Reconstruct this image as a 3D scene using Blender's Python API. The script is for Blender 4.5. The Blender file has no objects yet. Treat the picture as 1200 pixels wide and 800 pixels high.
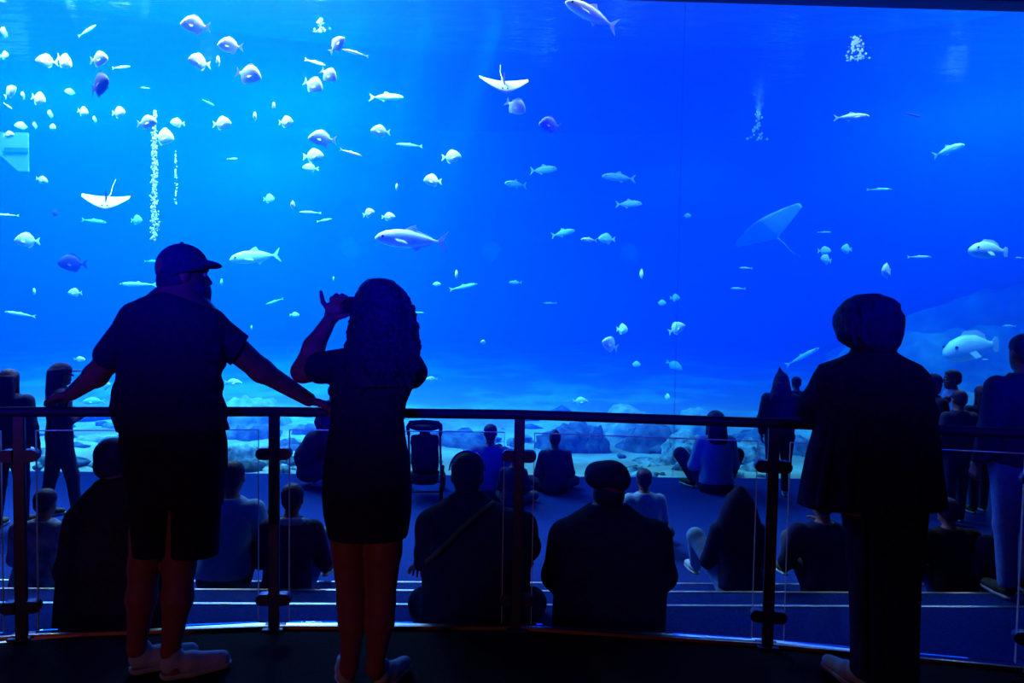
import bpy, bmesh, math, random
import numpy as np
from mathutils import Vector, Matrix

# ------------------------------------------------------------------ camera, world, lamps, exposure
scene = bpy.context.scene
COL = scene.collection
W_PX, H_PX, F_PX = 1200, 800, 867.0
CAM = Vector((0.0, 0.0, 1.6))
PITCH, YAW, ROLL = math.radians(2.64), math.radians(1.75), math.radians(0.95)
fwd = Vector((math.sin(YAW) * math.cos(PITCH), math.cos(YAW) * math.cos(PITCH), -math.sin(PITCH)))
right0 = fwd.cross(Vector((0, 0, 1))).normalized()
up0 = right0.cross(fwd).normalized()
# a small counter-clockwise roll of the camera lowers the picture on its right-hand side
rgt = (right0 * math.cos(ROLL) + up0 * math.sin(ROLL)).normalized()
upv = (up0 * math.cos(ROLL) - right0 * math.sin(ROLL)).normalized()
cam_data = bpy.data.cameras.new('camera')
cam_data.sensor_width = 36.0
cam_data.lens = 36.0 * F_PX / W_PX
cam_data.clip_start = 0.05
cam_data.clip_end = 200
cam = bpy.data.objects.new('camera', cam_data)
COL.objects.link(cam)
rot = Matrix((rgt, upv, -fwd)).transposed()
cam.matrix_world = Matrix.Translation(CAM) @ rot.to_4x4()
scene.camera = cam

world = bpy.data.worlds.new('world')
scene.world = world
world.use_nodes = True
world.node_tree.nodes['Background'].inputs[0].default_value = (0.0, 0.0, 0.0, 1)
world.node_tree.nodes['Background'].inputs[1].default_value = 0.0

scene.view_settings.view_transform = 'Standard'
scene.view_settings.look = 'None'
scene.view_settings.exposure = 0.0
scene.view_settings.gamma = 1.0
scene.view_settings.use_curve_mapping = False
scene.cycles.max_bounces = 6
scene.cycles.diffuse_bounces = 2
scene.cycles.glossy_bounces = 2
scene.cycles.transmission_bounces = 4
scene.cycles.transparent_max_bounces = 24
scene.cycles.volume_bounces = 1


def area_lamp(name, loc, size, power, colour, target=None, size_y=None, spread=180):
    d = bpy.data.lights.new(name, 'AREA')
    d.shape = 'RECTANGLE'
    d.size = size
    d.size_y = size_y or size
    d.energy = power
    d.color = colour
    d.spread = math.radians(spread)
    o = bpy.data.objects.new(name, d)
    COL.objects.link(o)
    o.location = loc
    t = Vector(target) if target else Vector(loc) + Vector((0, 0, -1))
    o.rotation_euler = (t - Vector(loc)).to_track_quat('-Z', 'Y').to_euler()
    return o


def spot_lamp(name, loc, target, power, colour, cone, blend=0.5, radius=0.1):
    d = bpy.data.lights.new(name, 'SPOT')
    d.energy = power
    d.color = colour
    d.spot_size = math.radians(cone)
    d.spot_blend = blend
    d.shadow_soft_size = radius
    o = bpy.data.objects.new(name, d)
    COL.objects.link(o)
    o.location = loc
    o.rotation_euler = (Vector(target) - Vector(loc)).to_track_quat('-Z', 'Y').to_euler()
    return o

YW = 10.1           # plane of the viewing window
Z_LOW = -0.72       # lower floor
Z_TOP = 5.89        # top of the window
scene.view_settings.exposure = 0.55
WATER_SCATTER = (0.0, 0.092, 1.0)
WATER_SCATTER_DENSITY = 0.11
WATER_ABSORB = (0.28, 0.095, 0.0)
SAND_COL = (0.20, 0.30, 0.32)
# lamps above the tank, strongest over its left half
for x, y, p in ((-9.5, 12.2, 1300), (-6.0, 12.2, 1550), (-2.5, 12.4, 1350), (2.0, 12.2, 200), (5.5, 12.2, 220), (9.5, 12.5, 650), (-10, 18, 2400), (-4.5, 18, 2500), (3, 18, 60), (7, 18, 150), (12, 18, 1000), (-8, 27, 3000), (7, 27, 500)):
    area_lamp('tank_lamp', (x, y, 8.6), 2.2, p, (0.8, 0.92, 1.0))
# narrow beams slanting down through the water
for x0, x1, p in ((0.6, -1.5, 14000), (-0.7, -2.6, 11000), (-1.9, -4.0, 9000)):
    spot_lamp('beam_lamp', (x0, 13.6, 8.4), (x1, 13.6, 2.0), p, (0.7, 0.95, 1.0), 9, 0.3, 0.04)
# added blue fill from behind, standing in for lens bloom over the visitors
for x in (-4.5, 0.0, 4.5):
    spot_lamp('wash_lamp', (x, -3.7, 3.4), (x * 0.6, 6.0, 5.0), 8000, (0.0, 0.004, 1.0), 60, 1.0, 0.3)
# faint red house light low on the rear wall
area_lamp('house_lamp', (-3.2, -3.6, 0.7), 1.2, 6.0, (1.0, 0.22, 0.2), (0, 4, 0.0), 0.4, 100)

# ------------------------------------------------------------------ materials
MATS = {}


def material(name, colour, rough=0.8, metal=0.0, noise=0.0, scale=8.0, bump=0.0, sheen=0.0, spec=0.3):
    """A principled material with a little procedural grain in its colour and relief."""
    if name in MATS:
        return MATS[name]
    m = bpy.data.materials.new(name)
    m.use_nodes = True
    nt = m.node_tree
    b = nt.nodes['Principled BSDF']
    b.inputs['Base Color'].default_value = (*colour, 1)
    b.inputs['Roughness'].default_value = rough
    b.inputs['Metallic'].default_value = metal
    b.inputs['Specular IOR Level'].default_value = spec
    if sheen:
        b.inputs['Sheen Weight'].default_value = sheen
        b.inputs['Sheen Roughness'].default_value = 0.4
    if noise or bump:
        tc = nt.nodes.new('ShaderNodeTexCoord')
        nz = nt.nodes.new('ShaderNodeTexNoise')
        nz.inputs['Scale'].default_value = scale
        nz.inputs['Detail'].default_value = 4
        nt.links.new(tc.outputs['Object'], nz.inputs['Vector'])
        if noise:
            r = nt.nodes.new('ShaderNodeValToRGB')
            r.color_ramp.elements[0].position = 0.3
            r.color_ramp.elements[1].position = 0.7
            r.color_ramp.elements[0].color = (*[c * (1 - noise) for c in colour], 1)
            r.color_ramp.elements[1].color = (*[min(1, c * (1 + noise)) for c in colour], 1)
            nt.links.new(nz.outputs['Fac'], r.inputs['Fac'])
            nt.links.new(r.outputs['Color'], b.inputs['Base Color'])
        if bump:
            bp = nt.nodes.new('ShaderNodeBump')
            bp.inputs['Strength'].default_value = bump
            bp.inputs['Distance'].default_value = 0.02
            nt.links.new(nz.outputs['Fac'], bp.inputs['Height'])
            nt.links.new(bp.outputs['Normal'], b.inputs['Normal'])
    MATS[name] = m
    return m


def glass_material(name, tint=(0.97, 0.99, 1.0), gloss=0.05):
    m = bpy.data.materials.new(name)
    m.use_nodes = True
    nt = m.node_tree
    for n in list(nt.nodes):
        nt.nodes.remove(n)
    out = nt.nodes.new('ShaderNodeOutputMaterial')
    tr = nt.nodes.new('ShaderNodeBsdfTransparent')
    tr.inputs[0].default_value = (*tint, 1)
    gl = nt.nodes.new('ShaderNodeBsdfGlossy')
    gl.inputs['Roughness'].default_value = 0.02
    fr = nt.nodes.new('ShaderNodeFresnel')
    fr.inputs['IOR'].default_value = 1.0 + gloss * 5
    mx = nt.nodes.new('ShaderNodeMixShader')
    nt.links.new(fr.outputs[0], mx.inputs[0])
    nt.links.new(tr.outputs[0], mx.inputs[1])
    nt.links.new(gl.outputs[0], mx.inputs[2])
    nt.links.new(mx.outputs[0], out.inputs['Surface'])
    MATS[name] = m
    return m


def water_material():
    """Clear sea water: it takes out red first and scatters blue."""
    m = bpy.data.materials.new('sea_water')
    m.use_nodes = True
    nt = m.node_tree
    for n in list(nt.nodes):
        nt.nodes.remove(n)
    out = nt.nodes.new('ShaderNodeOutputMaterial')
    sc = nt.nodes.new('ShaderNodeVolumeScatter')
    ab = nt.nodes.new('ShaderNodeVolumeAbsorption')
    ad = nt.nodes.new('ShaderNodeAddShader')
    sc.inputs['Color'].default_value = (*WATER_SCATTER, 1)
    sc.inputs['Density'].default_value = WATER_SCATTER_DENSITY
    sc.inputs['Anisotropy'].default_value = 0.0
    ab.inputs['Color'].default_value = tuple(1 - a / 0.5 for a in WATER_ABSORB) + (1,)
    ab.inputs['Density'].default_value = 0.5
    nt.links.new(sc.outputs[0], ad.inputs[0])
    nt.links.new(ab.outputs[0], ad.inputs[1])
    nt.links.new(ad.outputs[0], out.inputs['Volume'])
    return m



# ------------------------------------------------------------------ helpers: camera rays, tagging, meshes
def ray(px, py):
    return fwd + rgt * ((px - 600) / F_PX) - upv * ((py - 400) / F_PX)


def P_Y(px, py, Y):
    r = ray(px, py)
    return CAM + r * ((Y - CAM.y) / r.y)


def P_z(px, py, z):
    r = ray(px, py)
    return CAM + r * ((z - CAM.z) / r.z)


def tag(o, label, cat, group=None, kind=None):
    o['label'] = label
    if cat:
        o['category'] = cat
    if group:
        o['group'] = group
    if kind:
        o['kind'] = kind
    return o


def empty(name, loc, rz=0.0):
    o = bpy.data.objects.new(name, None)
    o.empty_display_size = 0.1
    COL.objects.link(o)
    o.location = loc
    o.rotation_euler = (0, 0, rz)
    return o


def link_mesh(name, me, mat=None, parent=None):
    if mat and not me.materials:
        me.materials.append(mat)
    o = bpy.data.objects.new(name, me)
    COL.objects.link(o)
    if parent is not None:
        o.parent = parent
    return o


def mesh_arrays(name, V, Q, smooth=True):
    """Mesh from numpy vertices and quads."""
    me = bpy.data.meshes.new(name)
    V = np.asarray(V, np.float32)
    Q = np.asarray(Q, np.int32)
    me.vertices.add(len(V))
    me.vertices.foreach_set('co', V.ravel())
    me.loops.add(Q.size)
    me.loops.foreach_set('vertex_index', Q.ravel())
    me.polygons.add(len(Q))
    me.polygons.foreach_set('loop_start', np.arange(0, Q.size, Q.shape[1], dtype=np.int32))
    me.polygons.foreach_set('loop_total', np.full(len(Q), Q.shape[1], np.int32))
    me.polygons.foreach_set('use_smooth', np.full(len(Q), smooth))
    me.update(calc_edges=True)
    me.validate()
    return me


def bm_mesh(name, bm, smooth=False):
    me = bpy.data.meshes.new(name)
    bmesh.ops.recalc_face_normals(bm, faces=bm.faces)
    bm.to_mesh(me)
    bm.free()
    if smooth:
        for p in me.polygons:
            p.use_smooth = True
    return me


def add_box(bm, lo, hi, bevel=0.0, M=None):
    r = bmesh.ops.create_cube(bm, size=1)
    vs = r['verts']
    for v in vs:
        v.co = Vector([lo[i] + (v.co[i] + 0.5) * (hi[i] - lo[i]) for i in range(3)])
    if bevel:
        es = list({e for v in vs for e in v.link_edges})
        rr = bmesh.ops.bevel(bm, geom=es, offset=bevel, segments=2, affect='EDGES', profile=0.5)
        vs = list({v for f in rr['faces'] for v in f.verts} | {v for v in vs if v.is_valid})
    if M is not None:
        for v in vs:
            v.co = M @ v.co
    return vs


def box_obj(name, lo, hi, mat, parent=None, bevel=0.0, M=None, kind=None):
    bm = bmesh.new()
    add_box(bm, lo, hi, bevel, M)
    o = link_mesh(name, bm_mesh(name, bm), mat, parent)
    if kind:
        o['kind'] = kind
    return o


def add_tube(bm, pts, radii, n=12, cap=True):
    """A tube through the points; one radius or one for each point."""
    pts = [Vector(p) for p in pts]
    if not hasattr(radii, '__len__'):
        radii = [radii] * len(pts)
    rings = []
    ref = None
    for i, p in enumerate(pts):
        a = pts[max(i - 1, 0)]
        b = pts[min(i + 1, len(pts) - 1)]
        t = (b - a).normalized()
        if ref is None:
            ref = Vector((0, 0, 1)) if abs(t.z) < 0.9 else Vector((1, 0, 0))
        u = (ref - t * ref.dot(t)).normalized()
        v = t.cross(u)
        ref = u
        rings.append([bm.verts.new(p + (u * math.cos(2 * math.pi * j / n) + v * math.sin(2 * math.pi * j / n)) * radii[i]) for j in range(n)])
    for a, b in zip(rings, rings[1:]):
        for j in range(n):
            bm.faces.new((a[j], a[(j + 1) % n], b[(j + 1) % n], b[j]))
    if cap:
        bm.faces.new(rings[0][::-1])
        bm.faces.new(rings[-1])


def tube_obj(name, pts, radii, mat, parent=None, n=12):
    bm = bmesh.new()
    add_tube(bm, pts, radii, n)
    return link_mesh(name, bm_mesh(name, bm, True), mat, parent)


# ------------------------------------------------------------------ smooth solids: a distance field that becomes one closed skin
class Blob:
    def __init__(self, vox):
        self.vox = vox
        self.ops = []
        self.planes = []

    def cone(self, a, b, ra, rb=None, k=0.025, cut=False):
        a = np.array(a, float)
        b = np.array(b, float)
        rb = ra if rb is None else rb

        def f(X, Y, Z):
            d = b - a
            L2 = max(float(d @ d), 1e-9)
            t = np.clip(((X - a[0]) * d[0] + (Y - a[1]) * d[1] + (Z - a[2]) * d[2]) / L2, 0, 1)
            return np.sqrt((X - a[0] - t * d[0]) ** 2 + (Y - a[1] - t * d[1]) ** 2 + (Z - a[2] - t * d[2]) ** 2) - (ra + (rb - ra) * t)
        m = max(ra, rb)
        self.ops.append((f, np.minimum(a, b) - m, np.maximum(a, b) + m, k, cut))
        return self

    def chain(self, pts, rs, k=0.025):
        for i in range(len(pts) - 1):
            self.cone(pts[i], pts[i + 1], rs[i], rs[i + 1], k)
        return self

    def ell(self, c, r, axes=None, k=0.025, cut=False):
        c = np.array(c, float)
        r = np.array(r, float)
        A = np.eye(3) if axes is None else np.array(axes, float)

        def f(X, Y, Z):
            x, y, z = X - c[0], Y - c[1], Z - c[2]
            p = [(A[i][0] * x + A[i][1] * y + A[i][2] * z) for i in range(3)]
            k0 = np.sqrt(sum((p[i] / r[i]) ** 2 for i in range(3)))
            k1 = np.sqrt(sum((p[i] / r[i] ** 2) ** 2 for i in range(3)))
            return k0 * (k0 - 1) / np.maximum(k1, 1e-6)
        ext = np.sqrt(((A * r[:, None]) ** 2).sum(0))
        self.ops.append((f, c - ext, c + ext, k, cut))
        return self

    def loft(self, rows, k=0.03, p=2.3, grow=0.0):
        """rows: (z, centre x, half width, centre y, half depth)."""
        R = np.array(sorted(rows), float)
        zz = R[:, 0]
        hw, hd = R[:, 2] + grow, R[:, 4] + grow

        def f(X, Y, Z):
            z = Z.ravel()
            g = lambda col: np.interp(z, zz, col).reshape(Z.shape)
            w, d = g(hw), g(hd)
            q = (np.abs((X - g(R[:, 1])) / w) ** p + np.abs((Y - g(R[:, 3])) / d) ** p) ** (1 / p)
            return np.maximum((q - 1) * np.minimum(w, d), np.maximum(Z - zz[-1], zz[0] - Z))
        lo = np.array([(R[:, 1] - hw).min(), (R[:, 3] - hd).min(), zz[0]])
        hi = np.array([(R[:, 1] + hw).max(), (R[:, 3] + hd).max(), zz[-1]])
        self.ops.append((f, lo, hi, k, False))
        return self

    def plane(self, p, n):
        self.planes.append((np.array(p, float), np.array(n, float) / np.linalg.norm(n)))
        return self

    def build(self):
        vox = self.vox
        lo = np.min([o[1] for o in self.ops if not o[4]], axis=0) - 3 * vox
        hi = np.max([o[2] for o in self.ops if not o[4]], axis=0) + 3 * vox
        n = np.ceil((hi - lo) / vox).astype(int) + 1
        F = np.full(n, 10.0, np.float32)
        ax = [lo[i] + vox * np.arange(n[i]) for i in range(3)]
        for f, blo, bhi, k, cut in self.ops:
            m = k + 2.5 * vox
            i0 = np.maximum(np.floor((blo - m - lo) / vox).astype(int), 0)
            i1 = np.minimum(np.ceil((bhi + m - lo) / vox).astype(int) + 1, n)
            if (i1 <= i0).any():
                continue
            X, Y, Z = np.ix_(*[ax[i][i0[i]:i1[i]] for i in range(3)])
            shp = tuple(i1 - i0)
            d = np.broadcast_to(f(X, Y, Z), shp).astype(np.float32)
            sl = tuple(slice(i0[i], i1[i]) for i in range(3))
            g = F[sl]
            if cut:
                F[sl] = np.maximum(g, -d)
            elif k > 0:
                h = np.maximum(k - np.abs(g - d), 0) / k
                F[sl] = np.minimum(g, d) - h * h * k * 0.25
            else:
                F[sl] = np.minimum(g, d)
        for p, nn in self.planes:
            X, Y, Z = np.ix_(*ax)
            F = np.maximum(F, ((X - p[0]) * nn[0] + (Y - p[1]) * nn[1] + (Z - p[2]) * nn[2]).astype(np.float32))
        return surface(F, lo, vox)


_C = [(i, j, k) for i in (0, 1) for j in (0, 1) for k in (0, 1)]
_E = [(a, b) for a in range(8) for b in range(a + 1, 8) if sum(abs(_C[a][i] - _C[b][i]) for i in range(3)) == 1]


def surface(F, lo, vox):
    """Closed quad skin of the zero level of F (surface nets)."""
    S = F < 0
    cnt = sum(S[i:S.shape[0] - 1 + i, j:S.shape[1] - 1 + j, k:S.shape[2] - 1 + k].astype(np.int8) for i, j, k in _C)
    act = np.argwhere((cnt > 0) & (cnt < 8))
    vals = np.stack([F[act[:, 0] + i, act[:, 1] + j, act[:, 2] + k] for i, j, k in _C], 1)
    acc = np.zeros((len(act), 3))
    num = np.zeros(len(act))
    for a, b in _E:
        fa, fb = vals[:, a], vals[:, b]
        m = (fa < 0) != (fb < 0)
        t = np.where(m, fa / np.where(m, fa - fb, 1), 0)
        pa, pb = np.array(_C[a]), np.array(_C[b])
        acc += np.where(m[:, None], pa + t[:, None] * (pb - pa), 0)
        num += m
    V = lo + vox * (act + acc / num[:, None])
    idx = np.full(cnt.shape, -1, np.int32)
    idx[act[:, 0], act[:, 1], act[:, 2]] = np.arange(len(act))
    quads = []
    for axis in range(3):
        u, v = (axis + 1) % 3, (axis + 2) % 3
        sl0 = [slice(None)] * 3
        sl1 = [slice(None)] * 3
        sl0[axis] = slice(0, -1)
        sl1[axis] = slice(1, None)
        A, B = S[tuple(sl0)], S[tuple(sl1)]
        e = np.argwhere(A != B)
        ok = (e[:, u] > 0) & (e[:, v] > 0) & (e[:, u] < cnt.shape[u]) & (e[:, v] < cnt.shape[v])
        e = e[ok]
        flip = ~A[e[:, 0], e[:, 1], e[:, 2]]
        q = []
        for du, dv in ((-1, -1), (0, -1), (0, 0), (-1, 0)):
            c = e.copy()
            c[:, u] += du
            c[:, v] += dv
            q.append(idx[c[:, 0], c[:, 1], c[:, 2]])
        q = np.stack(q, 1)
        q[flip] = q[flip][:, ::-1]
        quads.append(q)
    Q = np.concatenate(quads)
    return V, Q[(Q >= 0).all(1)]


def join_arrays(parts):
    Vs, Qs, n = [], [], 0
    for V, Q in parts:
        Vs.append(V)
        Qs.append(Q + n)
        n += len(V)
    return np.concatenate(Vs), np.concatenate(Qs)


def head(B, c, h, f=(0, 1, 0), tilt=0.0, eyes=None):
    """A head with face, nose, lips and ears: c its middle, h chin to crown, f where it looks."""
    f = np.array(f, float)
    f /= np.linalg.norm(f)
    u = np.array((0, 0, 1.0))
    f = f + u * tilt
    f /= np.linalg.norm(f)
    r = np.cross(f, u)
    r /= np.linalg.norm(r)
    u = np.cross(r, f)
    c = np.array(c, float)
    at = lambda a, b, d: c + h * (r * a + f * b + u * d)
    A = [r, f, u]
    B.ell(at(0, -0.04, 0.13), (0.335 * h, 0.42 * h, 0.37 * h), A, 0.03)
    B.ell(at(0, 0.12, -0.18), (0.26 * h, 0.27 * h, 0.32 * h), A, 0.03)
    B.ell(at(0, 0.27, -0.42), (0.11 * h, 0.09 * h, 0.08 * h), A, 0.03)
    B.cone(at(0, 0.38, 0.06), at(0, 0.475, -0.10), 0.028 * h, 0.055 * h, 0.012)
    B.ell(at(0, 0.375, -0.25), (0.10 * h, 0.045 * h, 0.032 * h), A, 0.008)
    B.ell(at(0, 0.37, 0.12), (0.20 * h, 0.06 * h, 0.035 * h), A, 0.015)
    for s in (-1, 1):
        B.ell(at(0.335 * s, -0.03, -0.02), (0.035 * h, 0.085 * h, 0.14 * h), A, 0.008)
        B.ell(at(0.135 * s, 0.43, 0.035), (0.075 * h, 0.06 * h, 0.045 * h), A, 0, True)
        if eyes is not None:
            eyes.append((at(0.135 * s, 0.345, 0.035), 0.058 * h))
    return at


def hand(B, w, d, n, side=1, L=0.185, curl=(0.5, 0.5, 0.5, 0.5), thumb=0.6, spread=0.06):
    """Palm, four unequal bent fingers and a thumb. d along the hand, n where the palm faces, side +1/-1 the thumb's side."""
    w, d, n = (np.array(x, float) for x in (w, d, n))
    d /= np.linalg.norm(d)
    n = n - d * (n @ d)
    n /= np.linalg.norm(n)
    s = np.cross(d, n) * side
    q = L / 0.185
    for i in range(4):
        off = (1.5 - i) * 0.0205 * q
        kn = w + d * (0.098 - 0.004 * abs(i - 1)) * q + s * off
        B.cone(w + s * off * 0.55 + d * 0.005, kn, 0.016 * q, 0.0125 * q, 0.012)
        ln = (0.074, 0.083, 0.077, 0.060)[i] * q
        a = 0.0
        dd = d + s * spread * (1.5 - i)
        p = kn
        for j, (fr, cu) in enumerate(((0.45, 0.8), (0.31, 1.1), (0.24, 0.8))):
            a += curl[i] * cu
            dv = dd * math.cos(a) + n * math.sin(a)
            p2 = p + dv * ln * fr
            B.cone(p, p2, (0.0095 - 0.001 * j) * q, (0.0088 - 0.001 * j) * q, 0.004)
            p = p2
    t0 = w + d * 0.022 * q + s * 0.024 * q
    t1 = t0 + (d * 0.6 + s * 0.65 + n * 0.35) * 0.045 * q
    t2 = t1 + (d * 0.8 + s * (0.45 - thumb * 0.4) + n * thumb * 0.7) * 0.032 * q
    t3 = t2 + (d * 0.8 + s * (0.2 - thumb * 0.4) + n * thumb * 0.8) * 0.026 * q
    B.chain([t0, t1, t2, t3], [0.0155 * q, 0.012 * q, 0.0105 * q, 0.008 * q], 0.008)


class Figure:
    """A person: an Empty that parents the body, the clothes and the hair. xf takes local points into the world."""

    def __init__(self, label, base, xf, group=None, name='person', cat='person'):
        self.root = empty(name, base)
        tag(self.root, label, cat, group)
        self.base = np.array(base, float)
        self.xf = xf

    def part(self, name, blobs, mat, parent=None, label=None):
        if isinstance(blobs, Blob):
            blobs = [blobs]
        V, Q = join_arrays([b.build() for b in blobs])
        V = self.xf(V) - self.base
        o = link_mesh(name, mesh_arrays(name, V, Q), mat, parent or self.root)
        if label:
            o['label'] = label
        return o

    def eyes(self, pts):
        for c, r in pts:
            V = self.xf(np.array([c]))[0] - self.base
            bm = bmesh.new()
            bmesh.ops.create_icosphere(bm, subdivisions=2, radius=r)
            for v in bm.verts:
                v.co += Vector(V)
            link_mesh('eye', bm_mesh('eye', bm, True), MATS['eye_white'], self.root)


def cam_xf(V):
    R = np.array([rgt, fwd, upv])
    return V @ R + np.array(CAM)

material('skin', (0.17, 0.06, 0.085), 0.6, noise=0.08, scale=30)
material('eye_white', (0.3, 0.3, 0.32), 0.3)
material('black_cotton', (0.010, 0.013, 0.075), 0.9, noise=0.2, scale=50, bump=0.15, spec=0.08)
material('black_jersey', (0.010, 0.012, 0.07), 0.85, noise=0.2, scale=50, bump=0.1, spec=0.08)
material('black_denim', (0.010, 0.012, 0.05), 0.9, noise=0.25, scale=90, bump=0.2, spec=0.08)
material('black_wool', (0.010, 0.013, 0.06), 0.95, noise=0.3, scale=40, bump=0.3, spec=0.08)
material('dark_red_wool', (0.022, 0.010, 0.022), 0.95, noise=0.3, scale=40, bump=0.3, spec=0.08)
material('navy_cotton', (0.012, 0.02, 0.09), 0.9, noise=0.2, scale=40, bump=0.15, spec=0.08)
material('mid_blue_cotton', (0.04, 0.09, 0.30), 0.9, noise=0.15, scale=40, bump=0.15, spec=0.08)
material('pale_blue_cotton', (0.11, 0.27, 0.52), 0.9, noise=0.12, scale=30, bump=0.15, spec=0.08)
material('plaid', (0.10, 0.16, 0.32), 0.9, noise=0.6, scale=14, bump=0.15)
material('denim', (0.04, 0.06, 0.14), 0.9, noise=0.25, scale=70, bump=0.2)
material('pale_denim', (0.06, 0.14, 0.42), 0.9, noise=0.2, scale=50, bump=0.2)
material('cap_cotton', (0.010, 0.013, 0.09), 0.9, noise=0.2, scale=60, bump=0.15, spec=0.08)
material('dark_hair', (0.010, 0.010, 0.08), 0.55, noise=0.4, scale=60, bump=0.3, spec=0.08)
material('fair_hair', (0.22, 0.17, 0.12), 0.5, noise=0.3, scale=60, bump=0.3, spec=0.08)
material('pale_canvas', (0.26, 0.40, 0.50), 0.8, noise=0.1, scale=60, bump=0.1)
material('dark_canvas', (0.03, 0.03, 0.035), 0.85, noise=0.1, scale=60, bump=0.1)
material('white_rubber', (0.26, 0.36, 0.44), 0.6, noise=0.05, scale=30)
material('rubber', (0.012, 0.012, 0.012), 0.8, noise=0.1, scale=30)
material('phone_black', (0.012, 0.012, 0.014), 0.3, noise=0.05, scale=30)
material('phone_screen', (0.006, 0.008, 0.014), 0.12, noise=0.05, scale=5)
material('brown_strap', (0.09, 0.06, 0.045), 0.6, noise=0.2, scale=50)
material('dark_plastic', (0.015, 0.015, 0.02), 0.4, noise=0.05, scale=30)
material('reef_rock', (0.045, 0.07, 0.12), 0.95, noise=0.7, scale=6, bump=1.0, spec=0.05)
material('mottled_rock', (0.11, 0.17, 0.22), 0.95, noise=0.95, scale=7.0, bump=1.0, spec=0.05)
material('pale_rock', (0.20, 0.27, 0.30), 0.95, noise=0.4, scale=5, bump=0.8, spec=0.05)
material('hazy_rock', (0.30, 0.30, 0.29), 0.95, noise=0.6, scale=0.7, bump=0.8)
material('pale_fish', (0.86, 0.88, 0.88), 0.4, noise=0.08, scale=6)
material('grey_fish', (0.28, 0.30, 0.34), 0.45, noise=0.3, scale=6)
material('dark_fish', (0.006, 0.008, 0.014), 0.7, noise=0.2, scale=6)
material('bubble', (0.9, 0.95, 1.0), 0.15, noise=0.03, spec=0.7)
material('pale_panel', (0.3, 0.36, 0.4), 0.7, noise=0.1, scale=3)

# ------------------------------------------------------------------ the hall: tiers, floor, walls, ceiling
material('carpet', (0.003, 0.020, 0.18), 0.95, noise=0.35, scale=60, bump=0.3, spec=0.04)
material('dark_carpet', (0.016, 0.012, 0.016), 0.95, noise=0.35, scale=60, bump=0.3, spec=0.1)
material('dark_paint', (0.008, 0.012, 0.06), 0.7, noise=0.1, scale=3)
material('aluminium', (0.75, 0.77, 0.8), 0.32, 1.0, noise=0.08, scale=40)
material('worn_aluminium', (0.35, 0.36, 0.4), 0.45, 1.0, noise=0.2, scale=40)  # darker, rougher metal for the lower nosings
material('steel', (0.03, 0.038, 0.12), 0.45, 0.7, noise=0.08, scale=30)
material('dark_steel', (0.016, 0.02, 0.09), 0.55, 0.3, noise=0.08, scale=30)
material('brass_edge', (0.40, 0.22, 0.14), 0.4, 1.0, noise=0.1, scale=30)
glass_material('balustrade_glass', (0.93, 0.96, 0.97), 0.06)
glass_material('acrylic', (0.97, 0.985, 1.0), 0.015)
material('glass_edge', (0.55, 0.75, 0.8), 0.15, noise=0.05, spec=0.8)

XL, XR = -9.5, 9.8
EDGE_PX = [(30, 748), (120, 741), (225, 735), (300, 731), (470, 731), (645, 735), (770, 742), (890, 749), (1003, 762), (1080, 771), (1195, 783)]
edge = [P_z(x, y, 0) for x, y in EDGE_PX]
edge = [Vector((XL, 1.2, 0)), Vector((-4.2, 2.75, 0))] + edge + [Vector((4.3, 2.2, 0)), Vector((XR, 0.2, 0))]
STEP_Y = (4.36, 5.04, 5.67)


def prism(bm, poly, z0, z1):
    lo = [bm.verts.new((p[0], p[1], z0)) for p in poly]
    hi = [bm.verts.new((p[0], p[1], z1)) for p in poly]
    bm.faces.new(lo[::-1])
    bm.faces.new(hi)
    n = len(poly)
    for i in range(n):
        bm.faces.new((lo[i], lo[(i + 1) % n], hi[(i + 1) % n], hi[i]))


def struct(o):
    o['kind'] = 'structure'
    return o


bm = bmesh.new()
prism(bm, [(XL, -4.0), (XR, -4.0)] + [(p.x, p.y) for p in reversed(edge)], -0.18, 0.0)
floor = struct(link_mesh('floor', bm_mesh('floor', bm), MATS['dark_carpet']))
bm = bmesh.new()
for p0, p1 in zip(edge, edge[1:]):
    t = (p1 - p0).normalized()
    nrm = Vector((-t.y, t.x, 0))
    prism(bm, [(p0 + nrm * 0.004), (p1 + nrm * 0.004), (p1 - nrm * 0.024), (p0 - nrm * 0.024)], -0.03, 0.004)
link_mesh('nosing', bm_mesh('nosing', bm), MATS['aluminium'], floor)
for i, y in enumerate(STEP_Y):
    z = -0.18 * (i + 1)
    st = struct(box_obj('floor_step', (XL, -4.0 if i == 0 else STEP_Y[i - 1] - 0.02, z - 0.18), (XR, y, z), MATS['carpet']))
    box_obj('nosing', (XL, y - 0.022, z - 0.03), (XR, y + 0.004, z + 0.004), MATS['worn_aluminium'], st)
struct(box_obj('floor_lower', (XL, 5.67 - 0.02, -0.9), (XR, YW, Z_LOW), MATS['carpet']))
struct(box_obj('wall_left', (XL - 0.2, -4.0, -0.9), (XL, YW + 0.35, 6.4), MATS['dark_paint']))
struct(box_obj('wall_right', (XR, -4.0, -0.9), (XR + 0.2, YW + 0.35, 6.4), MATS['dark_paint']))
struct(box_obj('wall_rear', (XL - 0.2, -4.2, -0.9), (XR + 0.2, -4.0, 6.4), MATS['dark_paint']))
struct(box_obj('wall_front', (XL, YW, Z_TOP), (XR, YW + 0.35, 6.4), MATS['dark_paint']))
struct(box_obj('ceiling', (XL - 0.2, -4.2, 6.4), (XR + 0.2, YW + 0.35, 6.6), MATS['dark_paint']))
sill = struct(box_obj('trim_1', (XL, YW, -0.9), (XR, YW + 0.35, Z_LOW - 0.09), MATS['dark_paint']))
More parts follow.
